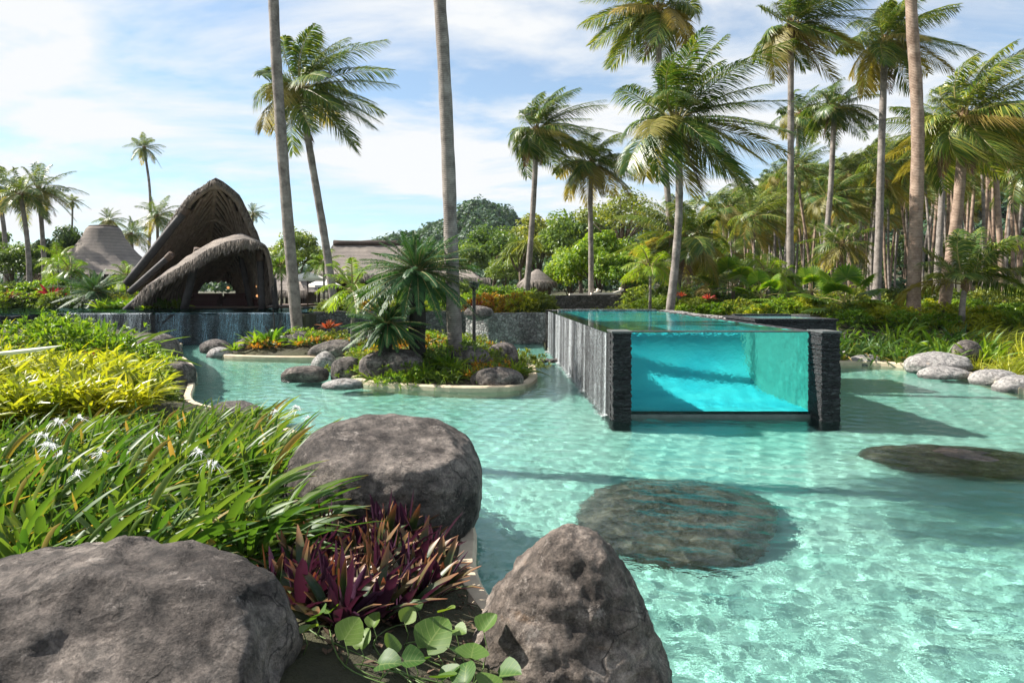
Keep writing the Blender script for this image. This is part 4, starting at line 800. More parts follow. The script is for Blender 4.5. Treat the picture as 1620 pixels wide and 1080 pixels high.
# oyster plants, vine
RHO=[tussock(300+i, 26, .40, .058, 'rhoeo', 60, .2, .05, .05, lance, 4, .45, 90) for i in range(4)]
rz_=[(-1.42, 4.0), (-.95, 3.62), (-.72, 3.75), (-.62, 4.2), (-.50, 4.7), (-.52, 5.35), (-.85, 5.5), (-1.35, 5.1)]
for i, p in enumerate(poisson(rz_, .19, 6)):
    put('oyster_plant', RHO[i%4], 'purple and bronze oyster plant rosette between the foreground boulders', 'plant', p[0], p[1], hgt(*p), rg.uniform(0, 6.28), rg.uniform(.9, 1.25), 'oyster plants between the boulders')
def heart_leaf(seed, s):
    r=np.random.default_rng(seed); b=MB(); t=np.linspace(0, 1, 8); w=np.array([.30, .46, .52, .5, .44, .34, .2, .02]); y=np.array([-.16, -.02, .12, .28, .44, .6, .76, .86]); fold=r.uniform(.15, .7); cup=r.uniform(-.25, .35)
    V=np.zeros((8, 5, 3))
    for k, u in enumerate((-1, -.5, 0, .5, 1)): V[:, k, 0]=u*w; V[:, k, 1]=y-(abs(u)**2)*.10*(t<.3)*(-1)+(-.10*(u==0) if True else 0)*(t==0); V[:, k, 2]=abs(u)*w*fold-cup*(t-.4)**2
    V[0, 2, 1]=.0; b.grid(V*s); return b
def vine_leaves(name, label, cat, spots, seed):
    root=tag(empty(name, tuple(spots[0][0])), label, cat); r=np.random.default_rng(seed); o0=np.array(root.location); b=MB(); allp=[]
    for k in range(0, len(spots)-3, 3):
        q=[np.array([s[0][0], s[0][1], hgt(s[0][0], s[0][1])+.02])-o0 for s in spots[k:k+4]]; b.tube(spline3(q, 5), .0035, 5, 0)
    r=np.random.default_rng(seed+1)
    for pnt, s in spots:
        g=np.array([pnt[0], pnt[1], hgt(pnt[0], pnt[1])]); b.tube([g-o0, (g+pnt)/2+np.array([.02, 0, 0])-o0, pnt-o0], .0025, 4, 0)
    link('stems', b.mesh('stems', M['stem'], True), root)
    for k, (pnt, s) in enumerate(spots):
        me=heart_leaf(seed+k, s).mesh('leaf', [M['vine']], True); link('leaf', me, root, tuple(np.array(pnt)-o0), (r.uniform(-.1, .75), r.uniform(-.5, .5), r.uniform(-2.4, 1.2)))
sp=[(700, 960, .10), (640, 990, .09), (675, 1005, .19), (730, 1015, .11), (720, 985, .085), (765, 985, .12), (745, 1040, .15), (655, 1050, .10), (700, 1062, .11), (620, 1040, .1), (600, 1065, .12), (570, 1050, .1), (790, 1045, .14), (780, 1075, .12), (500, 1010, .12), (520, 995, .09), (545, 1055, .13), (640, 1075, .1), (735, 1075, .12), (660, 945, .08), (590, 1010, .08), (690, 1085, .12), (480, 1040, .09)]
spots=[]
for px, py, s in sp:
    g=G(px, py, .45); zg=hgt(g[0], g[1]); spots.append((np.array([g[0], g[1], max(zg+.1, .40)+rg.uniform(-.03, .05)]), s*1.1))
vine_leaves('creeping_vine', 'creeping vine of round heart shaped green leaves at the foot of the pale pointed boulder', 'vine', spots, 400)

# fallen leaves on the near bank
r=np.random.default_rng(55); pts=r.uniform((-3.2, 3.2), (-.2, 6.0), (1500, 2)); pts=pts[poly_dist(pts[:, 0], pts[:, 1], POLY_BANK)>.05]; b=MB(); zz_=land(pts[:, 0], pts[:, 1])+.015
b.leaves(np.column_stack([pts, zz_]), nrm(np.array([0, 0, 1.])+r.normal(0, .3, (len(pts), 3))), r.uniform(.015, .08, len(pts)), r, 0, .4)
tag(link('leaf_litter', b.mesh('leaf_litter', M['palm_dead'])), 'dry brown fallen leaves scattered over the soil between the front boulders', 'leaf litter', kind='stuff')
for i, p in enumerate(poisson([(-5.6, 11.2), (-6.8, 12.6), (-7.6, 14.2), (-8.5, 16.5), (-9.3, 18), (-10.6, 18), (-8.9, 14.5), (-7.2, 12.2)], .5, 41)):
    put('leafy_clump', SH_LOW[i%2], 'low leafy clump between the golden grass and the kerb of the left bank', 'plant', p[0], p[1], None, i, rg.uniform(.7, 1.1), 'leafy clumps along the left bank kerb')
# ------------------------------------------------------------------ island planting
def cycad(label, head, D, s, zb, seed, lean=(0, 0)):
    r=np.random.default_rng(seed); root=tag(empty('cycad', (head[0], D, zb)), label, 'cycad'); hz=head[2]-zb
    b=MB(); tt=np.linspace(0, 1, 16); b.tube(np.column_stack([tt*lean[0]-lean[0], np.zeros(16), tt*hz]), .2*s*(1.1-.2*tt), 12, 0, jit=.12, rng=r); link('trunk', b.mesh('trunk', M['cycad_trunk']), root)
    b=MB(); n=72
    for i in range(n):
        f=i/(n-1); frond(b, r, np.array([0, 0, .0])+r.normal(0, .04, 3), i*2.39996, math.radians(80-112*f**.75+r.uniform(-6, 6)), 1.9*s*r.uniform(.82, 1.08)*(.62+.38*min(1, 2.6*f))*(1-.25*max(0, f-.7)/.3), .2+.1*f, .02, 56, .025, .21*s, (0, 1), 2, .3, .014)
    link('crown', b.mesh('crown', [M['cycad'], M['rachis']]), root, (0, 0, hz)); return root
cycad('large cycad with a dark shaggy trunk and arching feather leaves on the island', P(660, 428, 16.9), 16.9, 1.0, .3, 1)
cycad('lower cycad head drooping blue green leaves left of the large cycad', P(612, 512, 16.4), 16.4, .62, .3, 2)
cycad('cycad with grey green fronds in front of the conical hut', P(152, 462, 40), 40.0, 1.35, 1.2, 3)
FERN=[tussock(320+i, 60, .62, .035, ('mid', 'lime')[i], 70, .5, .1, .2, lance, 5, .3) for i in range(2)]; STRAP=[tussock(330+i, 36, .62, .06, 'lime', 62, .45, .1, .1, lance, 5, .3) for i in range(2)]
GRS=[tussock(340+i, 110, .5, .012, 'yellow', 65, .5, .2, .2, grassp, 4, 0) for i in range(2)]; COVER=[rosette_shrub(350+i, 70, .6, .26, .12, .03, 8, mm) for i, mm in enumerate(('lime', 'olive', 'mid', 'croton'))]
isl=[(550, 18.6, 'F'), (585, 17.3, 'C0'), (560, 17.9, 'C1'), (620, 16.9, 'C1'), (600, 16.2, 'F'), (648, 15.9, 'G'), (630, 15.75, 'C0'), (665, 15.85, 'F'), (690, 15.8, 'F'), (715, 15.75, 'F'), (740, 15.9, 'F'), (700, 16.5, 'S'), (640, 17.6, 'C1'), (670, 17.0, 'S'), (725, 17.0, 'C2'), (755, 16.6, 'F'), (770, 17.4, 'G'), (790, 17.6, 'G'), (760, 18.2, 'G'), (800, 17.0, 'F'), (815, 16.9, 'F'), (745, 18.8, 'C1'), (700, 18.4, 'C0'), (590, 19.0, 'C1'), (560, 20.2, 'C0'), (530, 21.5, 'C0'), (500, 23.4, 'C0'), (520, 24, 'C1'), (480, 24.2, 'C0'), (545, 23.5, 'C2'), (610, 21, 'C0'), (650, 20.5, 'C2'), (690, 21, 'C1'), (740, 21, 'C1'), (590, 24, 'C2'), (640, 24, 'C0'), (700, 24, 'C1'), (720, 16.2, 'S'), (680, 16.4, 'F'), (655, 16.6, 'C2'), (780, 16.1, 'F'), (735, 17.8, 'F'), (708, 17.2, 'F')]
KL={'F': ('fern', 'arching green fern tuft in the island planting round the cycad', 'fern'), 'C': ('leafy_clump', 'low leafy ground cover clump in the island planting', 'plant'), 'G': ('golden_tussock', 'golden grass tuft at the right end of the island planting', 'grass'), 'S': ('strap_leaf_plant', 'bright strap leaved rosette in the island planting', 'plant')}
ri=np.random.default_rng(66)
for p in poisson([(-4.0, 18.4), (-3.3, 16.6), (-1.7, 15.6), (-.2, 15.6), (.2, 16.5), (.3, 18.5), (0, 20.5), (-1, 23), (-4, 24), (-8.5, 24.5), (-8.5, 23.2), (-5, 22.6), (-4.3, 20.5)], .62, 31): isl.append((810+p[0]*F/p[1], p[1], ('F', 'C0', 'C1', 'S', 'C0', 'G', 'C2', 'F', 'C3')[ri.integers(0, 9)]))
for i, (px, D, k) in enumerate(isl):
    x=(px-810)/F*D; me={'F': FERN[i%2], 'G': GRS[i%2], 'S': STRAP[i%2]}.get(k[0]) or COVER[int(k[1])]; nm, lb, ct=KL[k[0]]
    put(nm, me, lb, ct, x, D, None, rg.uniform(0, 6.28), rg.uniform(.85, 1.25)*(1.2 if k[0]=='C' else .95), 'island '+nm.replace('_', ' ')+'s')
p=P(430, 545, 23.6); put('strap_leaf_plant', STRAP[0], 'bright yellow green strap leaved plant on the left part of the island', 'plant', p[0], p[1], .35, 1, 1.9)
p=P(405, 545, 23.4); put('strap_leaf_plant', STRAP[1], 'yellow green strap rosette left of the tall leaning trunk', 'plant', p[0], p[1], .35, 2, 1.4)
p=P(372, 548, 23.0); put('strap_leaf_plant', STRAP[1], 'small yellow green rosette between the left island boulders', 'plant', p[0], p[1], .2, 2, .9)
p=P(519, 515, 24); put('red_cordyline', RED, 'red leaved cordyline before the dark retaining wall', 'plant', p[0], p[1], p[2]-.1, 0, 1.0)
b=MB(); b.tube([(p[0]-.03, p[1], .3), (p[0], p[1], p[2])], .015, 5, 0); 
p=P(690, 540, 18); put('red_cordyline', RED, 'pinkish red leaved plant under the right side of the cycad', 'plant', p[0], p[1], p[2]-.4, 2, .9)
def bare_plant(label, px, pt, D):
    r=np.random.default_rng(px); b=MB(); g=P(px, pt, D)
    for k in range(4):
        e=P(px+(-14, 2, 16, 8)[k], pt+(4, -16, 0, 20)[k], D+.1*k); gg=np.array([g[0]+.05*k, D, .3]); b.tube([gg, (gg*.45+e*.55)+np.array([.05, 0, 0]), e], [.035, .025, .008], 5, 0)
    tag(link('bare_shrub', b.mesh('bare_shrub', M['cycad_trunk'])), label, 'shrub')
bare_plant('dark leafless shrub standing before the blue waterfall sheet', 430, 505, 24.3)
def torch(label, px, y0, y1, D, zb):
    root=tag(empty('garden_torch', ((px-810)/F*D, D, zb)), label, 'torch'); hz=P(px, y0, D)[2]-zb
    b=MB(); b.tube([(0, 0, 0), (0, 0, hz)], .045, 8); link('post', b.mesh('post', M['post']), root)
    b=MB(); b.tube([(0, 0, hz), (0, 0, hz+.06), (0, 0, hz+.2), (0, 0, hz+.22)], [.05, .11, .15, .05], 10); link('burner', b.mesh('burner', M['post']), root)
torch('black garden torch post standing right of the cycad trunk', 750, 458, 545, 18.2, .3)
SMALLP=palm_crown(91, 15, 1.35, 40, .028, .40, .05, .6, 0, 0, 0, 2, 78, -5, .28)
SMALLP.materials[0]=M['lime']
def small_palm(label, px, ytop, D, zb, s=1.0, w=.055):
    x=(px-810)/F*D; hz=P(px, ytop, D)[2]-zb; root=tag(empty('small_palm', (x, D, zb)), label, 'palm tree'); b=MB(); b.tube([(0, 0, -.1), (.02, 0, hz*.5), (0, 0, hz)], [w*1.3, w, w*.8], 8); link('trunk', b.mesh('trunk', M['trunk'], True), root); link('crown', SMALLP, root, (0, 0, hz), (0, 0, px*.37), s)
small_palm('slim young palm with a bright yellow green crown left of the cycad', 557, 455, 21, .4, 1.0)
small_palm('small bright palm by the umbrellas in front of the long thatched roof', 512, 415, 36, 1.3, .95)
small_palm('small palm with drooping fronds between the pavilion and the umbrellas', 445, 420, 42, 1.3, 1.25)
small_palm('small areca palm in front of the round thatched hut', 92, 412, 44, 1.3, 1.35)
small_palm('small arching palm left of the round thatched hut', 112, 428, 42, 1.3, 1.3)
small_palm('small palm close to the left foot of the pavilion', 200, 438, 43, 1.3, 1.1)
small_palm('slim young palm before the biggest windswept palm', 1028, 420, 27.5, 1.3, 1.1)
small_palm('slim palm in front of the coconut grove behind the spa', 1213, 430, 31, 1.3, 1.2)
small_palm('second slim palm close right of the one behind the spa', 1232, 438, 33, 1.3, 1.1)

# ------------------------------------------------------------------ background shrubs
SH={}
for k, mm in (('lime', 'lime'), ('yellow', 'yellow'), ('olive', 'olive'), ('mid', 'mid'), ('dark', 'dark'), ('croton', 'croton')):
    SH[k]=[rosette_shrub(500+i+len(k)*3, 170, .8, .85, .2, .065, 8, mm) for i in range(2)]
FANP=MB(); r=np.random.default_rng(8)
for i in range(13):
    az=i*2.4; el=math.radians(75-95*(i/12)**.9); d=dirs(np.array(az), np.array(el)); end=d*1.1-Z*.12; FANP.tube([np.zeros(3), d*.55, end], [.022, .016, .01], 4, 1)
    n=22; a=np.linspace(-1.9, 1.9, n); sdv=nrm(np.cross(d, Z)); up=np.cross(sdv, d); dd=nrm(np.cos(a)[:, None]*d+np.sin(a)[:, None]*sdv+up*.12)
    FANP.strips(np.tile(end, (n, 1)), dd, np.broadcast_to(-Z*.28, (n, 3)), .85*(1-.12*np.abs(a)), .15, nrm(np.cross(dd, np.tile(up, (n, 1)))), 4, lambda s: np.maximum(.02, np.where(s<.55, .25+1.3*s, (1-s)*2.1)), .25, 0)
FANP=FANP.mesh('fan_crown', [M['lime'], M['rachis']])
def fan_palm(label, px, py, D, s=1.0, zb=None):
    x=(px-810)/F*D; zb=hgt(x, D) if zb is None else zb; top=P(px, py, D)[2]-zb; root=tag(empty('fan_palm', (x, D, zb)), label, 'palm tree'); b=MB(); b.tube([(0, 0, -.1), (0, 0, top*.5), (0, 0, top)], [.11, .09, .08], 8); link('trunk', b.mesh('trunk', M['bark']), root); link('crown', FANP, root, (0, 0, top), (0, 0, px*.7), s)
fan_palm('fan palm with broad pleated leaves above the right bank lilies', 1335, 478, 26.5, 1.0)
fan_palm('fan palm half in shade behind the slim palms', 1160, 455, 31, 1.0)
fan_palm('low fan palm close behind the spa tub', 1205, 470, 29, .8)
fan_palm('small fan palm left of the tall row of palms', 1285, 462, 32, .85)
o=palm('young coconut palm with orange leaf stalks and long fronds at the right edge', [(1522, 492), (1524, 470), (1527, 455)], 24, 9, CROWN_YOUNG, .95, .4, zb=1.0)
YC=CROWN_YOUNG
o=palm('young coconut palm in the shade of the grove undergrowth', [(1120, 480), (1122, 455)], 34, 8, YC, .8, 2.2, zb=1.3)
o=palm('young coconut palm behind the fan palm on the right bank', [(1330, 480), (1332, 420), (1333, 390)], 40, 8, B_[3], .75, 1.3, zb=1.3)
def band(name, keys, label, px0_, px1_, D0, D1, n, seed, s0, s1, group, hz=1.0, zf=None, cat='shrub'):
    r=np.random.default_rng(seed)
    for i in range(n):
        px=px0_+(px1_-px0_)*(i+r.uniform(.1, .9))/n; D=r.uniform(D0, D1); k=keys[r.integers(0, len(keys))]; me=SH[k][r.integers(0, 2)] if isinstance(k, str) else k; s=r.uniform(s0, s1); x=(px-810)/F*D
        z=(hgt(x, D) if zf is None else zf); put(name, me, label, cat, x, D, z-.05, r.uniform(0, 6.28), s, group, s*hz)
band('shrub', ['lime', 'olive', 'lime', 'mid'], 'bright leafy shrub in the bed behind the far rim of the lap pool', 905, 1200, 27.4, 31, 22, 1, .75, 1.05, 'shrubs behind the lap pool', .85)
band('shrub', ['olive', 'mid', 'lime', 'yellow'], 'leafy shrub behind the spa tub', 1190, 1340, 25, 30, 14, 2, .7, 1.0, 'shrubs behind the spa tub', .9)
band('shrub', ['lime', 'yellow', 'lime', 'mid'], 'leafy green shrub of the low hedge along the right bank', 1345, 1680, 23.6, 27.5, 26, 3, .8, 1.05, 'low hedge of the right bank', .75)
band('shrub', ['olive', 'yellow', 'lime', 'yellow', 'croton'], 'golden and orange leaved shrub above the grey retaining wall', 745, 870, 30.5, 34, 16, 4, .75, 1.15, 'shrubs above the grey retaining wall')
band('shrub', ['lime', 'mid'], 'green shrub behind the golden ones above the grey retaining wall', 740, 860, 36, 40, 10, 5, 1.1, 1.5, 'green shrubs above the retaining wall')
band('shrub', ['yellow', 'olive', 'croton', 'lime'], 'low golden shrub above the dark retaining wall', 476, 700, 32.2, 36, 20, 6, .6, .9, 'shrubs above the dark retaining wall', .8)
band('shrub', ['mid', 'lime', 'yellow', 'dark'], 'leafy shrub in the bed beyond the pond on the left', -20, 215, 39.5, 43, 22, 7, .8, 1.3, 'shrubs beyond the pond')
band('shrub', ['mid', 'dark', 'lime'], 'taller leafy shrub beyond the pond in front of the round hut', -30, 220, 44, 50, 18, 8, 1.4, 2.2, 'taller shrubs beyond the pond')
band('shrub', ['mid', 'dark', 'dark', 'olive'], 'dark undergrowth shrub beneath the coconut grove', 1000, 1700, 32, 45, 38, 9, .9, 1.5, 'undergrowth shrubs of the grove')
band('shrub', ['olive', 'mid', 'lime', 'dark'], 'pale undergrowth shrub deep inside the coconut grove', 1060, 1720, 50, 80, 40, 10, .9, 1.5, 'shrubs deep in the grove', .7)
band('shrub', ['dark', 'mid'], 'dark shrub between the long roof and the small thatched hut', 600, 880, 42, 50, 14, 11, 1.3, 2.0, 'dark shrubs before the small hut')
LIL2=[tussock(360+i, 46, .85, .05, ('lily', 'lime')[i], 62, .5, .2, .25, strap, 6, .3) for i in range(2)]
for i, p in enumerate(poisson([(9.6, 20.6), (11.4, 20.2), (12.2, 18.8), (14, 19.5), (15, 22.5), (10, 23.5), (9.2, 21.5)], .62, 12)):
    put('spider_lily', LIL2[i%2], 'spider lily clump on the right bank behind the low blue grey boulder', 'lily', p[0], p[1], None, rg.uniform(0, 6.28), rg.uniform(1.05, 1.45), 'spider lilies of the right bank')
for i, p in enumerate(poisson([(12.2, 15.4), (12.4, 18.2), (14.4, 19.2), (15.4, 22), (20, 22), (19, 14.5), (13, 14)], .68, 13)):
    put('golden_tussock', TALLG[i%2] if i%3 else GRS[i%2], 'golden grass clump on the right bank above the grey boulders', 'ornamental grass', p[0], p[1], None, rg.uniform(-.6, .6), rg.uniform(.95, 1.3)*(1.0 if i%3 else 1.7), 'golden grasses of the right bank')
for i, p in enumerate(poisson([(13.5, 22), (16, 22.3), (21, 22.5), (21, 24), (13.2, 23.6)], .8, 14)):
    put('golden_tussock', TALLG[i%2], 'golden grass clump in front of the low hedge on the right bank', 'ornamental grass', p[0], p[1], None, rg.uniform(-.6, .6), rg.uniform(.6, .85), 'golden grasses before the low hedge')
for i, (px, D) in enumerate([(205, 38.2), (218, 38.3), (232, 38.2), (248, 38.4), (262, 38.2), (280, 38.3), (190, 38.4), (175, 38.3), (160, 38.3)]):
    put('strap_leaf_plant', STRAP[i%2], 'pale green strap leaved plant at the pond edge before the pavilion', 'plant', (px-810)/F*D, D, 1.25, i, 1.8, 'strap leaved plants at the pond edge')
for px, py, D, s, lab in ((80, 462, 41, 1.5, 'crimson leaved plant beyond the pond left of the grey green cycad'), (112, 468, 41.5, 1.0, 'smaller crimson plant close left of the grey green cycad'), (12, 464, 40, 1.0, 'crimson leaved plant at the far left beyond the pond'), (752, 476, 31.5, .8, 'crimson leaved plant above the boulder on the grey retaining wall')):
    p=P(px, py, D); put('crimson_cordyline', CRIM, lab, 'plant', p[0], D, p[2]-.35, px, s)
for px, py, D, s, lab in ((1120, 462, 28.8, .8, 'orange red cordyline behind the lap pool right of the biggest palm'), (1078, 458, 29.5, .7, 'orange red cordyline by the foot of the biggest windswept palm')):
    p=P(px, py, D); put('red_cordyline', RED, lab, 'plant', p[0], D, p[2]-.3, px, s)

# ------------------------------------------------------------------ broadleaf trees
def tree_proto(seed, m, K, n, size, R, Hc, hb, dens=1.0, branchy=9):
    """crown of leaf clumps scattered through an uneven volume, on a trunk with limbs"""
    r=np.random.default_rng(seed); tb=MB(); lb=MB(); cs=[]
    for k in range(K):
        d=nrm(r.normal(size=3)); d[2]=abs(d[2])*.9-.18; rad=r.uniform(.35, 1.0)**.6; cs.append(np.array([d[0]*R*rad, d[1]*R*rad, hb+Hc*.38+d[2]*Hc*.62*rad]))
    cs=np.array(cs); tb.tube([(0, 0, -.3), (.05*R, 0, hb*.5), (0, .03*R, hb), (0, 0, hb+Hc*.35)], [.055*R, .042*R, .036*R, .018*R], 8, jit=.1, rng=r)
    for i in r.permutation(K)[:branchy]:
        c=cs[i]; z0=hb*r.uniform(.6, 1.0); tb.tube([(0, .02*R, z0), c*np.array([.45, .45, 0])+np.array([0, 0, z0+(c[2]-z0)*.6]), c], [.024*R, .016*R, .006*R], 5)
    for c in cs:
        rc=R*r.uniform(.2, .36); nn=int(n*r.uniform(.7, 1.3)); d=nrm(r.normal(size=(nn, 3))); q=c+d*rc*(r.uniform(.25, 1, (nn, 1))**.5)*np.array([1.15, 1.15, .7]); nor=nrm(d*.7+np.array([0, 0, .6])+r.normal(0, .45, (nn, 3)))
        lb.leaves(q, nor, size*r.uniform(.6, 1.2, nn), r, 0, .6)
    return tb.mesh('trunk', M['bark'], True), lb.mesh('crown', M[m])
TP={'lime': [tree_proto(1, 'lime', 34, 230, .30, 3.2, 4.6, .9), tree_proto(2, 'lime', 30, 230, .30, 3.2, 4.2, 1.0)], 'dark': [tree_proto(3, 'dark', 34, 220, .36, 3.6, 5, 2.2), tree_proto(4, 'dark', 30, 220, .36, 3.6, 4.6, 2.6)],
    'mid': [tree_proto(5, 'mid', 36, 230, .34, 3.6, 5, 2.4), tree_proto(6, 'mid', 30, 220, .34, 3.6, 4.4, 2.8)], 'open': [tree_proto(7, 'olive', 26, 120, .30, 4.0, 4.5, 4.2, branchy=24)], 'olive': [tree_proto(8, 'olive', 34, 220, .34, 3.6, 5, 2.0)]}
PH={'lime': 5.7, 'dark': 7.6, 'mid': 7.8, 'open': 9.2, 'olive': 7.4}; PR={'lime': 3.9, 'dark': 4.4, 'mid': 4.4, 'open': 4.7, 'olive': 4.4}
def tree(label, px, ytop, D, rpx, kind, rz=0.0, group=None):
    x=(px-810)/F*D; z0=hgt(x, D); hz=(P(px, ytop, D)[2]-z0)/PH[kind]; s=rpx*D/F/PR[kind]; root=tag(empty('broadleaf_tree', (x, D, z0)), label, 'tree', group)
    t, c=TP[kind][int(px)%len(TP[kind])]; link('trunk', t, root, (0, 0, 0), (0, 0, rz), (s, s, hz)); link('crown', c, root, (0, 0, 0), (0, 0, rz), (s, s, hz)); return root
tree('bright yellow green rounded tree behind the low lounger', 950, 348, 46, 76, 'lime', 1)
tree('lower yellow green bushy tree left of the brighter rounded one', 903, 368, 50, 54, 'lime', 2)
tree('yellow green bushy tree close to the short crowned palm', 990, 385, 44, 52, 'lime', 3)
tree('dark tree behind the bright yellow green rounded tree', 1010, 355, 58, 60, 'dark', .5)
tree('dark spreading tree behind the biggest windswept palm', 1105, 380, 50, 62, 'dark', 1.5)
tree('dark tree left of the slim palms behind the spa', 1175, 400, 52, 50, 'dark', 2.5)
tree('tall airy tree with bare branches above the bright bushes', 985, 282, 72, 85, 'open', 1)
tree('airy spreading tree rising left of the biggest windswept palm', 920, 312, 84, 84, 'mid', 2)
tree('full green tree between the bare tall trunk and the thatched hut', 784, 342, 88, 80, 'mid', 3)
tree('green tree right above the small thatched hut', 850, 322, 92, 82, 'olive', 4)
tree('dark green tree behind the right side of the cycad', 735, 372, 80, 50, 'mid', 5)
tree('rounded green tree over the end of the long roof', 690, 392, 76, 42, 'olive', 1.2)
tree('dull green tree before the small thatched hut', 800, 400, 70, 40, 'mid', 2.1)
tree('open crowned tree just right of the pavilion', 470, 346, 60, 56, 'mid', .3)
tree('small tree behind the umbrellas', 440, 372, 66, 36, 'olive', .3)
tree('dark tree behind the left pair of palms', 108, 340, 60, 50, 'dark', 1)
tree('dense green tree at the left edge behind the shrubs', 22, 370, 54, 52, 'mid', 2)
tree('dark tree filling the gap left of the round hut', 62, 372, 64, 48, 'dark', 3)
tree('small dark tree behind the round hut', 150, 372, 70, 34, 'dark', .2)
tree('tree deep behind the left pair of palms', -20, 340, 66, 50, 'mid', 1.4)
rt=np.random.default_rng(9)
for i in range(22):
    px=1080+650*(i+.5)/22+rt.uniform(-10, 10); D=rt.uniform(96, 124); tree('green tree closing the back of the coconut grove', px, rt.uniform(345, 392), D, rt.uniform(34, 48), ('dark', 'mid', 'olive')[i%3], i, 'trees behind the coconut grove')
# pandanus
rp=np.random.default_rng(4); x=(822-810)/F*56; z0=hgt(x, 56); root=tag(empty('pandanus', (x, 56, z0)), 'pandanus with drooping strap leaves standing left of the palm by the thatched hut', 'tree'); b=MB(); b.tube([(0, 0, 0), (.1, 0, 1.6), (0, 0, 3)], [.16, .13, .12], 8)
PAND=tussock(95, 90, 1.7, .09, 'olive', 95, .75, .05, .15, strap, 6, .3)
for k in range(5):
    e=np.array([rp.uniform(-.9, 1), rp.uniform(-.6, .6), rp.uniform(3.2, 5)]); b.tube([(0, 0, 2.6), e*np.array([.6, .6, .8]), e], [.11, .09, .07], 6); link('crown', PAND, root, tuple(e), (0, 0, k), .9)
link('trunk', b.mesh('trunk', M['bark'], True), root)
# forest over the far hills, one mass
def forest(name, label, n, xr, yr, seed, s0, s1, nl, leaf, hmin=3.0, acc=None):
    r=np.random.default_rng(seed); X=r.uniform(*xr, n); Y=r.uniform(*yr, n); Hh=land(X, Y); ok=Hh>hmin
    if acc is not None: ok&=acc(X, Y)
    b=MB()
    for x, y, h in zip(X[ok], Y[ok], Hh[ok]):
        R=r.uniform(s0, s1); d=nrm(r.normal(size=(nl, 3))); d[:, 2]=np.abs(d[:, 2])*1.0-.25; lob=1+.3*np.sin(d[:, 0]*4+x)*np.cos(d[:, 1]*4+y); q=np.array([x, y, h+R*.55])+d*R*(r.uniform(.5, 1, (nl, 1))**.5)*lob[:, None]*np.array([1, 1, r.uniform(.7, 1.1)])
        b.leaves(q, nrm(d*.8+np.array([0, 0, .5])+r.normal(0, .4, (nl, 3))), leaf*r.uniform(.7, 1.25, nl), r, 0, .75)
    tag(link(name, b.mesh(name, M['hill'])), label, 'forest', kind='stuff')
forest('hill_forest', 'dense forest covering the far hill above the long thatched roof', 950, (-130, 60), (215, 330), 1, 3.2, 6.0, 150, 1.5, 5)
forest('grove_hill_forest', 'forest covering the hill behind the coconut grove', 800, (30, 230), (135, 215), 2, 2.6, 4.6, 130, 1.15, 6)
forest('far_treeline', 'low line of far trees closing the view behind the huts', 420, (-200, 60), (95, 150), 3, 2.4, 4.2, 140, .8, -5)

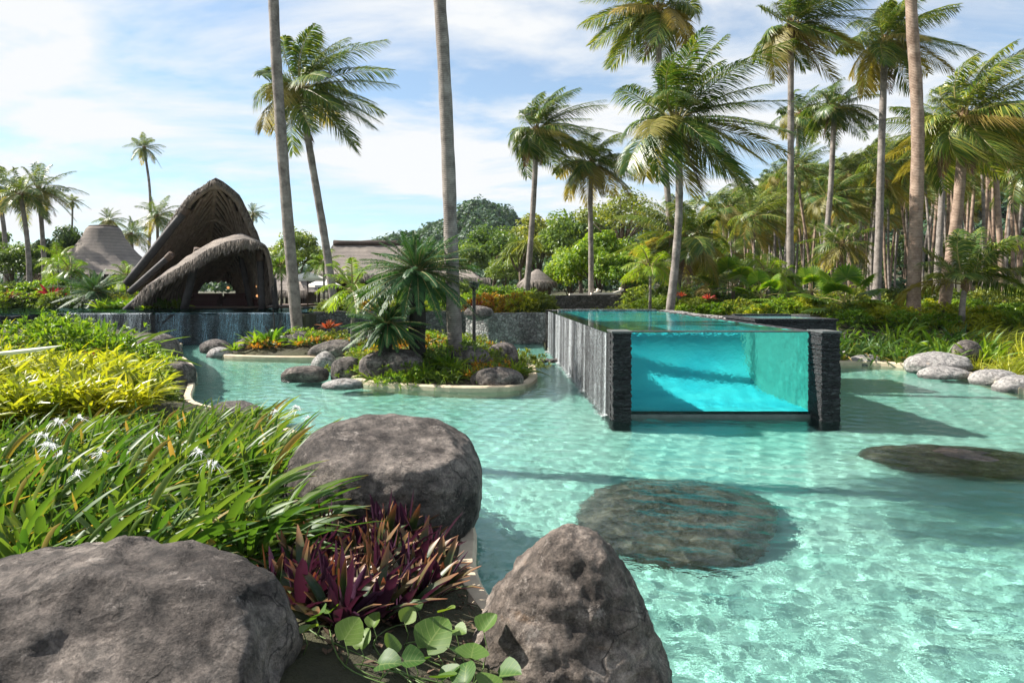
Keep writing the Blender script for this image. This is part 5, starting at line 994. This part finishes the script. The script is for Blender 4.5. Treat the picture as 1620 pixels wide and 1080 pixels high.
# ------------------------------------------------------------------ pavilion of two thatched shells
def arc(pts, n):
    p=spline3(pts, 10); s=np.concatenate([[0], np.cumsum(np.linalg.norm(np.diff(p, axis=0), axis=1))]); u=np.linspace(0, s[-1], n); return np.stack([np.interp(u, s, p[:, k]) for k in range(3)], -1)
def rim(left, right, n=22): return np.concatenate([arc([P(*q) for q in left], n)[:-1], arc([P(*q) for q in right], n)])
def shell(root, fr, bk, th, dip, thm, seed, fringe=.45, slatw=.07, lip=0.0):
    r=np.random.default_rng(seed); m=26; t=np.linspace(0, 1, m); n=len(fr); lw_=1-.85*sstep(.5, .66, np.linspace(0, 1, n)) if lip>.3 else np.ones(n); o0=np.array(root.location)
    S=fr[None]*(1-t[:, None, None])+bk[None]*t[:, None, None]; S[..., 2]-=dip*np.sin(np.pi*t)[:, None]*np.sin(np.pi*np.linspace(0, 1, n))[None]; S[..., 2]-=lip*((1-np.clip(t/.22, 0, 1))**2)[:, None]*(np.sin(np.pi*np.linspace(0, 1, n))**.5*lw_)[None]; S=S-o0
    du=np.gradient(S, axis=1); dv=np.gradient(S, axis=0); nn=nrm(np.cross(dv, du)); ctr=S.mean((0, 1)); ctr[2]-=3; sg=np.sign(((S-ctr)*nn).sum(-1, keepdims=True)); nn=nn*sg
    nz=np.stack([[mnoise.noise(Vector(S[i, j]*1.3)) for j in range(n)] for i in range(m)])
    O=S+nn*(th*(.9+.25*nz)*lw_[None])[..., None]
    b=MB(); b.grid(O); e=np.stack([S[0]+(O[0]-S[0])*k for k in np.linspace(0.02, 1, 5)]); e[:, :, 1]-=.12*np.sin(np.linspace(0, np.pi, 5))[:, None]; b.grid(e); e2=np.stack([S[-1]*.98+O[-1]*.02, O[-1]]); b.grid(e2)
    link('thatch', b.mesh('thatch', thm, True), root)
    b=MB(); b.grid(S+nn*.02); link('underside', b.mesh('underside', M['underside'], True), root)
    b=MB(); mid=n//2
    def at(s, tt):
        i=np.clip(tt, 0, 1)*(m-1); j=np.clip(s, 0, 1)*(n-1); i0=min(int(i), m-2); j0=min(int(j), n-2); fi, fj=i-i0, j-j0
        p=(S[i0, j0]*(1-fi)+S[i0+1, j0]*fi)*(1-fj)+(S[i0, j0+1]*(1-fi)+S[i0+1, j0+1]*fi)*fj; return p-(nn[i0, j0]*.05)
    for k in np.linspace(-.8, 1.0, 34):
        for sgn in (-1, 1):
            q=[]
            for f in np.linspace(0, 1, 9):
                tt=k+.75*f
                if 0.01<=tt<=1: q.append(at(.5+sgn*f*.49, tt))
            if len(q)>1: b.tube(q, slatw*r.uniform(.6, 1.15), 4, 0, cap=False)
    for tt in (.02, .34, .67): b.tube([at(s, tt) for s in np.linspace(.02, .98, 24)], .13, 6)
    b.tube([at(.5, tt) for tt in np.linspace(0, 1, 10)], .16, 6)
    link('rafters', b.mesh('rafters', M['slat'], True), root)
    b=MB(); K=1100; s=np.where(r.uniform(size=K)<(.62 if lip>.3 else 1), r.uniform(.01, .56 if lip>.3 else .99, K), r.uniform(.01, .99, K)); keep=r.uniform(size=K)<np.interp(s, np.linspace(0, 1, n), lw_); s=s[keep]*(n-1); K=len(s); j=np.minimum(s.astype(int), n-2); f=(s-j)[:, None]; h=r.uniform(0, 1, (K, 1)); lo=S[0, j]*(1-f)+S[0, j+1]*f; hi=O[0, j]*(1-f)+O[0, j+1]*f; base=lo+(hi-lo)*h; base[:, 1]-=.1
    d=nrm(-(hi-lo)*.55+np.array([0, -.45, -.55])+r.normal(0, .22, (K, 3))); b.strips(base, d, np.tile(-Z*.3, (K, 1)), fringe*r.uniform(.5, 1.2, K), .05, nrm(np.cross(d, [0, 1, 0])+r.normal(0, .2, (K, 3))), 2, grassp, 0, 0)
    link('fringe', b.mesh('fringe', M['fringe']), root)
pav=tag(empty('pavilion', ((325-810)/F*40, 40, 1.25)), 'open pavilion of two dark thatched pointed shells, one tucked under the other', 'pavilion')
p0=np.array(pav.location)
big_f=rim([(206, 450, 38.5), (236, 408, 38), (268, 360, 37.4), (302, 312, 36.7), (341, 284, 36)], [(341, 284, 36), (372, 306, 37), (392, 345, 38.4), (412, 395, 40), (430, 452, 41.5)])
big_b=rim([(240, 475, 45), (268, 445, 46), (300, 420, 46.5), (328, 402, 47)], [(328, 402, 47), (352, 410, 46.5), (378, 435, 46), (405, 470, 45)])
shell(pav, big_f, big_b, .22, .5, M['thatch_rust'], 1, .25, .11, .1)
sm_f=rim([(214, 482, 36.6), (236, 452, 36.4), (268, 425, 36.0), (310, 396, 35.6), (350, 372, 35.4), (388, 363, 35.3)], [(388, 363, 35.3), (412, 375, 35.6), (426, 400, 36.2), (432, 440, 37), (433, 482, 37.8)])
sm_b=rim([(304, 492, 43), (309, 470, 43.2), (316, 454, 43.4), (328, 446, 43.5), (345, 443, 43.6)], [(345, 443, 43.6), (358, 446, 43.5), (369, 456, 43.3), (377, 472, 43.1), (381, 492, 43)])
shell(pav, sm_f, sm_b, .42, .15, M['thatch'], 2, .32, .095, .85)
def log(nm, a, c, w0, w1, m, root, D0=38): 
    b=MB(); A_=P(*a)-np.array(root.location); C_=P(*c)-np.array(root.location); k=np.linspace(0, 1, 6)[:, None]; b.tube(A_+(C_-A_)*k, np.linspace(w0, w1, 6), 10); link(nm, b.mesh(nm, m, True), root)
log('post', (293, 334, 37.0), (201, 449, 37.6), .21, .24, M['log'], pav); log('post', (270, 404, 36.6), (206, 462, 37.2), .17, .2, M['log'], pav); log('post', (256, 440, 36.3), (199, 491, 36.6), .17, .2, M['log'], pav)
log('post', (313, 398, 36.2), (291, 490, 36.9), .19, .22, M['log'], pav); log('post', (411, 398, 36.6), (415, 492, 37.4), .17, .19, M['log'], pav); log('post', (380, 400, 38.5), (398, 488, 39.5), .16, .18, M['log'], pav); log('post', (432, 440, 37.2), (437, 492, 37.6), .16, .18, M['log'], pav)
log('binding', (297, 329, 36.98), (290, 338, 37.0), .245, .245, M['collar'], pav); log('binding', (314, 393, 36.18), (311.5, 404, 36.25), .225, .225, M['collar'], pav); log('binding', (411, 395, 36.55), (411.7, 412, 36.7), .205, .205, M['collar'], pav); log('binding', (272, 402, 36.58), (265, 409, 36.65), .205, .205, M['collar'], pav)
b=MB(); x0=P(222, 480, 39)[0]; x1=P(436, 480, 39)[0]; b.box(x0-p0[0], 38.62-40, -.4, x1-p0[0], 47.5-40, .10); link('deck', b.mesh('deck', M['wood']), pav)
def sofa(label, px, D, wd, m):
    x=(px-810)/F*D; root=tag(empty('sofa', (x, D, 1.35)), label, 'sofa')
    b=MB(); b.box(-wd/2, -.4, .06, wd/2, .4, .38); b.box(-wd/2+.1, -.35, 0, wd/2-.1, .35, .058); link('seat', b.mesh('seat', m), root); b=MB(); b.box(-wd/2+.003, .22, .383, wd/2-.003, .42, .74); link('backrest', b.mesh('backrest', m), root)
    for s in (-1, 1): b=MB(); b.box(s*wd/2-.1, -.4, .383, s*wd/2+.1, .217, .56); link('arm', b.mesh('arm', m), root)
sofa('long maroon sofa in the middle of the pavilion opening', 325, 40.2, 1.7, M['cushion']); sofa('maroon sofa to the right inside the pavilion', 370, 41, 1.4, M['cushion']); sofa('low maroon sofa by the right post of the pavilion', 402, 40, 1.0, M['cushion'])
def lantern(label, px, py, D, rr, lit=True):
    x, y, z=P(px, py, D); root=tag(empty('lantern', (x, y, z)), label, 'lantern'); th=np.linspace(0, np.pi, 9); ph=np.linspace(0, 2*np.pi, 13); b=MB(); q=rr if lit else rr*.82
    V=np.stack([rr*np.sin(th)[:, None]*np.cos(ph)[None], rr*np.sin(th)[:, None]*np.sin(ph)[None], q*np.cos(th)[:, None]*np.ones(13)[None]], -1); b.grid(V); link('shade', b.mesh('shade', M['lantern'] if lit else M['paper'], True), root)
    b=MB(); b.tube([(0, 0, q), (0, 0, q+1.2)], .012, 4); link('cord', b.mesh('cord', M['post']), root)
lantern('large pale round woven lantern hanging high in the pavilion', 327, 417, 40, .36, False)
for px, py, D, lab in ((259, 449, 39, 'lit lantern glowing at the far left under the front shell'), (251, 467, 39.2, 'lower lit lantern of the left pair in the pavilion'), (258, 466, 39.6, 'lower lit lantern close right of the other low left one'), (288, 456, 40, 'lit lantern left of the leaning front post'), (361, 455, 41, 'lit lantern right of the bright back opening'), (407, 453, 39.2, 'upper lit lantern by the right front post'), (407, 468, 39.3, 'lower lit lantern by the right front post')): lantern(lab, px, py, D, .08)

# ------------------------------------------------------------------ huts
def lathe(b, prof, n=40, ry=1.0, seed=0, jit=.03):
    r=np.random.default_rng(seed); th=np.linspace(0, 2*np.pi, n+1); V=np.array([[(rad*math.cos(t), rad*ry*math.sin(t), z) for t in th] for rad, z in prof]); j=r.uniform(-jit, jit, (len(prof), n)); j=np.concatenate([j, j[:, :1]], 1); V[..., :2]*=(1+j)[..., None]; b.grid(V)
def fringe_ring(b, rad, z, K, L, seed, ry=1.0, w=.09):
    r=np.random.default_rng(seed); a=r.uniform(0, 6.28, K); o=np.stack([np.cos(a), np.sin(a)*ry, np.zeros(K)], -1); base=o*rad*r.uniform(.95, 1.0, (K, 1))+Z*z+r.uniform(0, .12, (K, 1))*Z; d=nrm(o*.45-Z*.8+r.normal(0, .15, (K, 3))); b.strips(base, d, np.tile(-Z*.25, (K, 1)), L*r.uniform(.6, 1.2, K), w, nrm(np.cross(d, o)), 2, grassp)
def round_hut(label, px, ytop, yeave, D, rpx, prof, seed, capr=0, wallc='wood'):
    x=(px-810)/F*D; z0=1.25; root=tag(empty('thatched_hut', (x, D, z0)), label, 'hut'); R=rpx*D/F; zt=P(px, ytop, D)[2]-z0; ze=P(px, yeave, D)[2]-z0
    b=MB(); lathe(b, [(R*f, ze+(zt-ze)*g) for f, g in prof]+[(0.001, zt)], 44, 1, seed); lathe(b, [(R*.995, ze+.01), (R*.6, ze+.05), (.01, ze+.3)], 44, 1, seed); link('roof', b.mesh('roof', M['thatch'], True), root)
    b=MB(); fringe_ring(b, R, ze, 500, max(.4, .45*R/4), seed); link('fringe', b.mesh('fringe', M['fringe']), root)
    b=MB(); lathe(b, [(R*.72, -.2), (R*.72, ze+.1)], 24, 1, seed, 0); link('wall', b.mesh('wall', M[wallc]), root)
    if capr: b=MB(); lathe(b, [(capr*1.02, zt-.35), (capr*1.08, zt-.1), (capr, zt+.12), (capr*.5, zt+.2), (.01, zt+.2)], 24, 1, seed, .05); link('ridge_cap', b.mesh('ridge_cap', M['thatch_rust'], True), root)
round_hut('large round thatched hut with a wide bell shaped roof and dark cap', 164, 360, 436, 60, 102, [(1, 0), (.8, .13), (.62, .29), (.47, .47), (.36, .65), (.28, .82), (.24, .95), (.22, 1)], 3, capr=60*20/F)
round_hut('small thatched hut with shaggy eaves behind the palm above the grey wall', 850, 426, 448, 46, 30, [(1, 0), (.75, .3), (.5, .6), (.25, .85), (.08, 1)], 4)
def long_roof(label, D, ridge, eave, back, seed, zwall=True):
    (rx0, ry), (rx1, _)=ridge; (ex0, ey), (ex1, _)=eave; z0=1.25; cx=((rx0+rx1)/2-810)/F*D; root=tag(empty('thatched_house', (cx, D, z0)), label, 'house'); o0=np.array([cx, D, z0])
    A_=P(rx0, ry, D+3)-o0; B2=P(rx1, ry, D+3)-o0; E0=P(ex0, ey, D-1)-o0; E1=P(ex1, ey, D-1)-o0; H0=E0+np.array([0, back, 0]); H1=E1+np.array([0, back, 0]); r=np.random.default_rng(seed); b=MB()
    def quad(p, q, s, t, nu=26, nv=12):
        u=np.linspace(0, 1, nu)[None, :, None]; v=np.linspace(0, 1, nv)[:, None, None]; V=(p*(1-u)+q*u)*(1-v)+(t*(1-u)+s*u)*v; V=V+r.normal(0, .025, V.shape); V[..., 2]-=.25*np.sin(np.pi*v[..., 0]); b.grid(V)
    quad(A_, B2, E1, E0); quad(B2, A_, H0, H1); quad(A_, A_, E0, H0); quad(B2, B2, H1, E1); b.grid(np.array([[E0+.02, E1+.02], [H0+.02, H1+.02]])); link('roof', b.mesh('roof', M['thatch'], True), root)
    b=MB(); k=np.linspace(0, 1, 9)[:, None]; b.tube(A_+(B2-A_)*k+Z*.05, .22, 8, jit=.15, rng=r); link('ridge_cap', b.mesh('ridge_cap', M['thatch_rust'], True), root)
    b=MB(); K=700; f=r.uniform(0, 1, (K, 1)); base=E0+(E1-E0)*f+Z*r.uniform(0, .15, (K, 1)); d=nrm(np.array([0, -.4, -.8])+r.normal(0, .15, (K, 3))); b.strips(base, d, np.tile(-Z*.2, (K, 1)), .45*r.uniform(.6, 1.2, K), .08, np.tile([1., 0, 0], (K, 1)), 2, grassp); link('fringe', b.mesh('fringe', M['fringe']), root)
    b=MB(); b.box(E0[0]+1.0, 1.0, -.2, E1[0]-1.0, back-2, E0[2]-.03); link('wall', b.mesh('wall', M['wood']), root)
    for i in range(6): b=MB(); xx=E0[0]+.6+(E1[0]-E0[0]-1.2)*i/5; b.tube([(xx, .2, -.2), (xx, .2, E0[2]-.02)], .11, 8); link('post', b.mesh('post', M['log'], True), root)
long_roof('long house with a big grey thatched hip roof behind the umbrellas', 47, [(528, 386), (640, 386)], [(482, 436), (700, 436)], 9, 5)
long_roof('low grey thatched house right beside the pavilion', 54, [(436, 430), (470, 430)], [(426, 462), (486, 462)], 7, 6)
long_roof('low thatched house half hidden behind the cycad and the trunk', 49, [(700, 425), (742, 425)], [(684, 442), (776, 442)], 7, 7)
# ------------------------------------------------------------------ umbrellas, lounger
def umbrella(label, px, ytop, D, R, rz):
    x=(px-810)/F*D; z0=1.28; zt=P(px, ytop, D)[2]-z0; root=tag(empty('patio_umbrella', (x, D, z0), rz), label, 'umbrella'); b=MB(); b.tube([(0, 0, 0), (0, 0, zt-.03)], .035, 8); link('pole', b.mesh('pole', M['wood'], True), root)
    b=MB(); n=8; th=np.arange(n+1)*2*np.pi/n; top=[(.02, 0), (.5, -.16), (1, -.42)]; V=np.array([[(R*f*math.cos(t), R*f*math.sin(t), zt+g*R*.9) for t in th] for f, g in top]+[[(R*math.cos(t), R*math.sin(t), zt-.42*R*.9-.14) for t in th]]+[[(R*f*math.cos(t), R*f*math.sin(t), zt+g*R*.9-.015) for t in th] for f, g in ((.99, -.42), (.5, -.16), (.02, 0))]); b.grid(V); link('canopy', b.mesh('canopy', M['canvas']), root)
    b=MB(); 
    for t in th[:-1]: b.tube([(.03*math.cos(t), .03*math.sin(t), zt-.05), (R*.97*math.cos(t), R*.97*math.sin(t), zt-.41*R*.9)], .012, 4)
    link('ribs', b.mesh('ribs', M['wood']), root); b=MB(); b.tube([(0, 0, 0), (0, 0, .1)], .28, 12); link('base', b.mesh('base', M['post']), root)
umbrella('cream patio umbrella in front of the long thatched roof', 487, 430, 37, .95, .2); umbrella('second cream patio umbrella just behind and right of the nearer one', 513, 441, 41, 1.0, .5)
def lounger(label, px, D, z0):
    x=(px-810)/F*D; root=tag(empty('sun_lounger', (x, D, z0)), label, 'sun lounger'); b=MB(); b.box(-.95, -.33, .2, .95, .33, .27); link('frame', b.mesh('frame', M['wood']), root)
    for sx in (-.85, .85):
        for sy in (-.28, .28): b=MB(); b.box(sx-.03, sy-.03, 0, sx+.03, sy+.03, .197); link('leg', b.mesh('leg', M['wood']), root)
    b=MB(); V=np.array([[(-.93, y, .275), (-.93, y, .38), (.35, y, .39), (.93, y, .6), (.93, y, .5), (.35, y, .28), (-.93, y, .275)] for y in (-.3, 0, .3)]); b.grid(V); 
    for y, fl in ((-.3, 1), (.3, 0)): q=[(-.93, y, .275), (.35, y, .28), (.35, y, .39), (-.93, y, .38)]; q2=[(.35, y, .28), (.93, y, .5), (.93, y, .6), (.35, y, .39)]; b.add(q, [(0, 1, 2, 3)]); b.add(q2, [(0, 1, 2, 3)])
    link('mattress', b.mesh('mattress', M['white_cushion']), root); b=MB(); th=np.linspace(0, 2*np.pi, 9); b.tube([(.78, -.25, .6), (.78, 0, .61), (.78, .25, .6)], .075, 8); link('pillow', b.mesh('pillow', M['white_cushion'], True), root)
lounger('cream sun lounger on the dark terrace wall before the bright round tree', 960, 39.5, 1.75)
lounger('second cream sun lounger a little farther left on the dark terrace', 925, 41, 1.7)

# ------------------------------------------------------------------ air
m, N, L, out=mat('air_haze'); v=N.new('ShaderNodeVolumePrincipled'); v.inputs['Color'].default_value=(.86, .93, 1, 1); v.inputs['Density'].default_value=.00010; L.new(v.outputs[0], out.inputs['Volume'])
b=MB(); b.box(-700, -30, -3, 700, 520, 75); o=link('haze', b.mesh('haze', m)); tag(o, 'thin pale haze over the far hill', 'haze', kind='stuff')
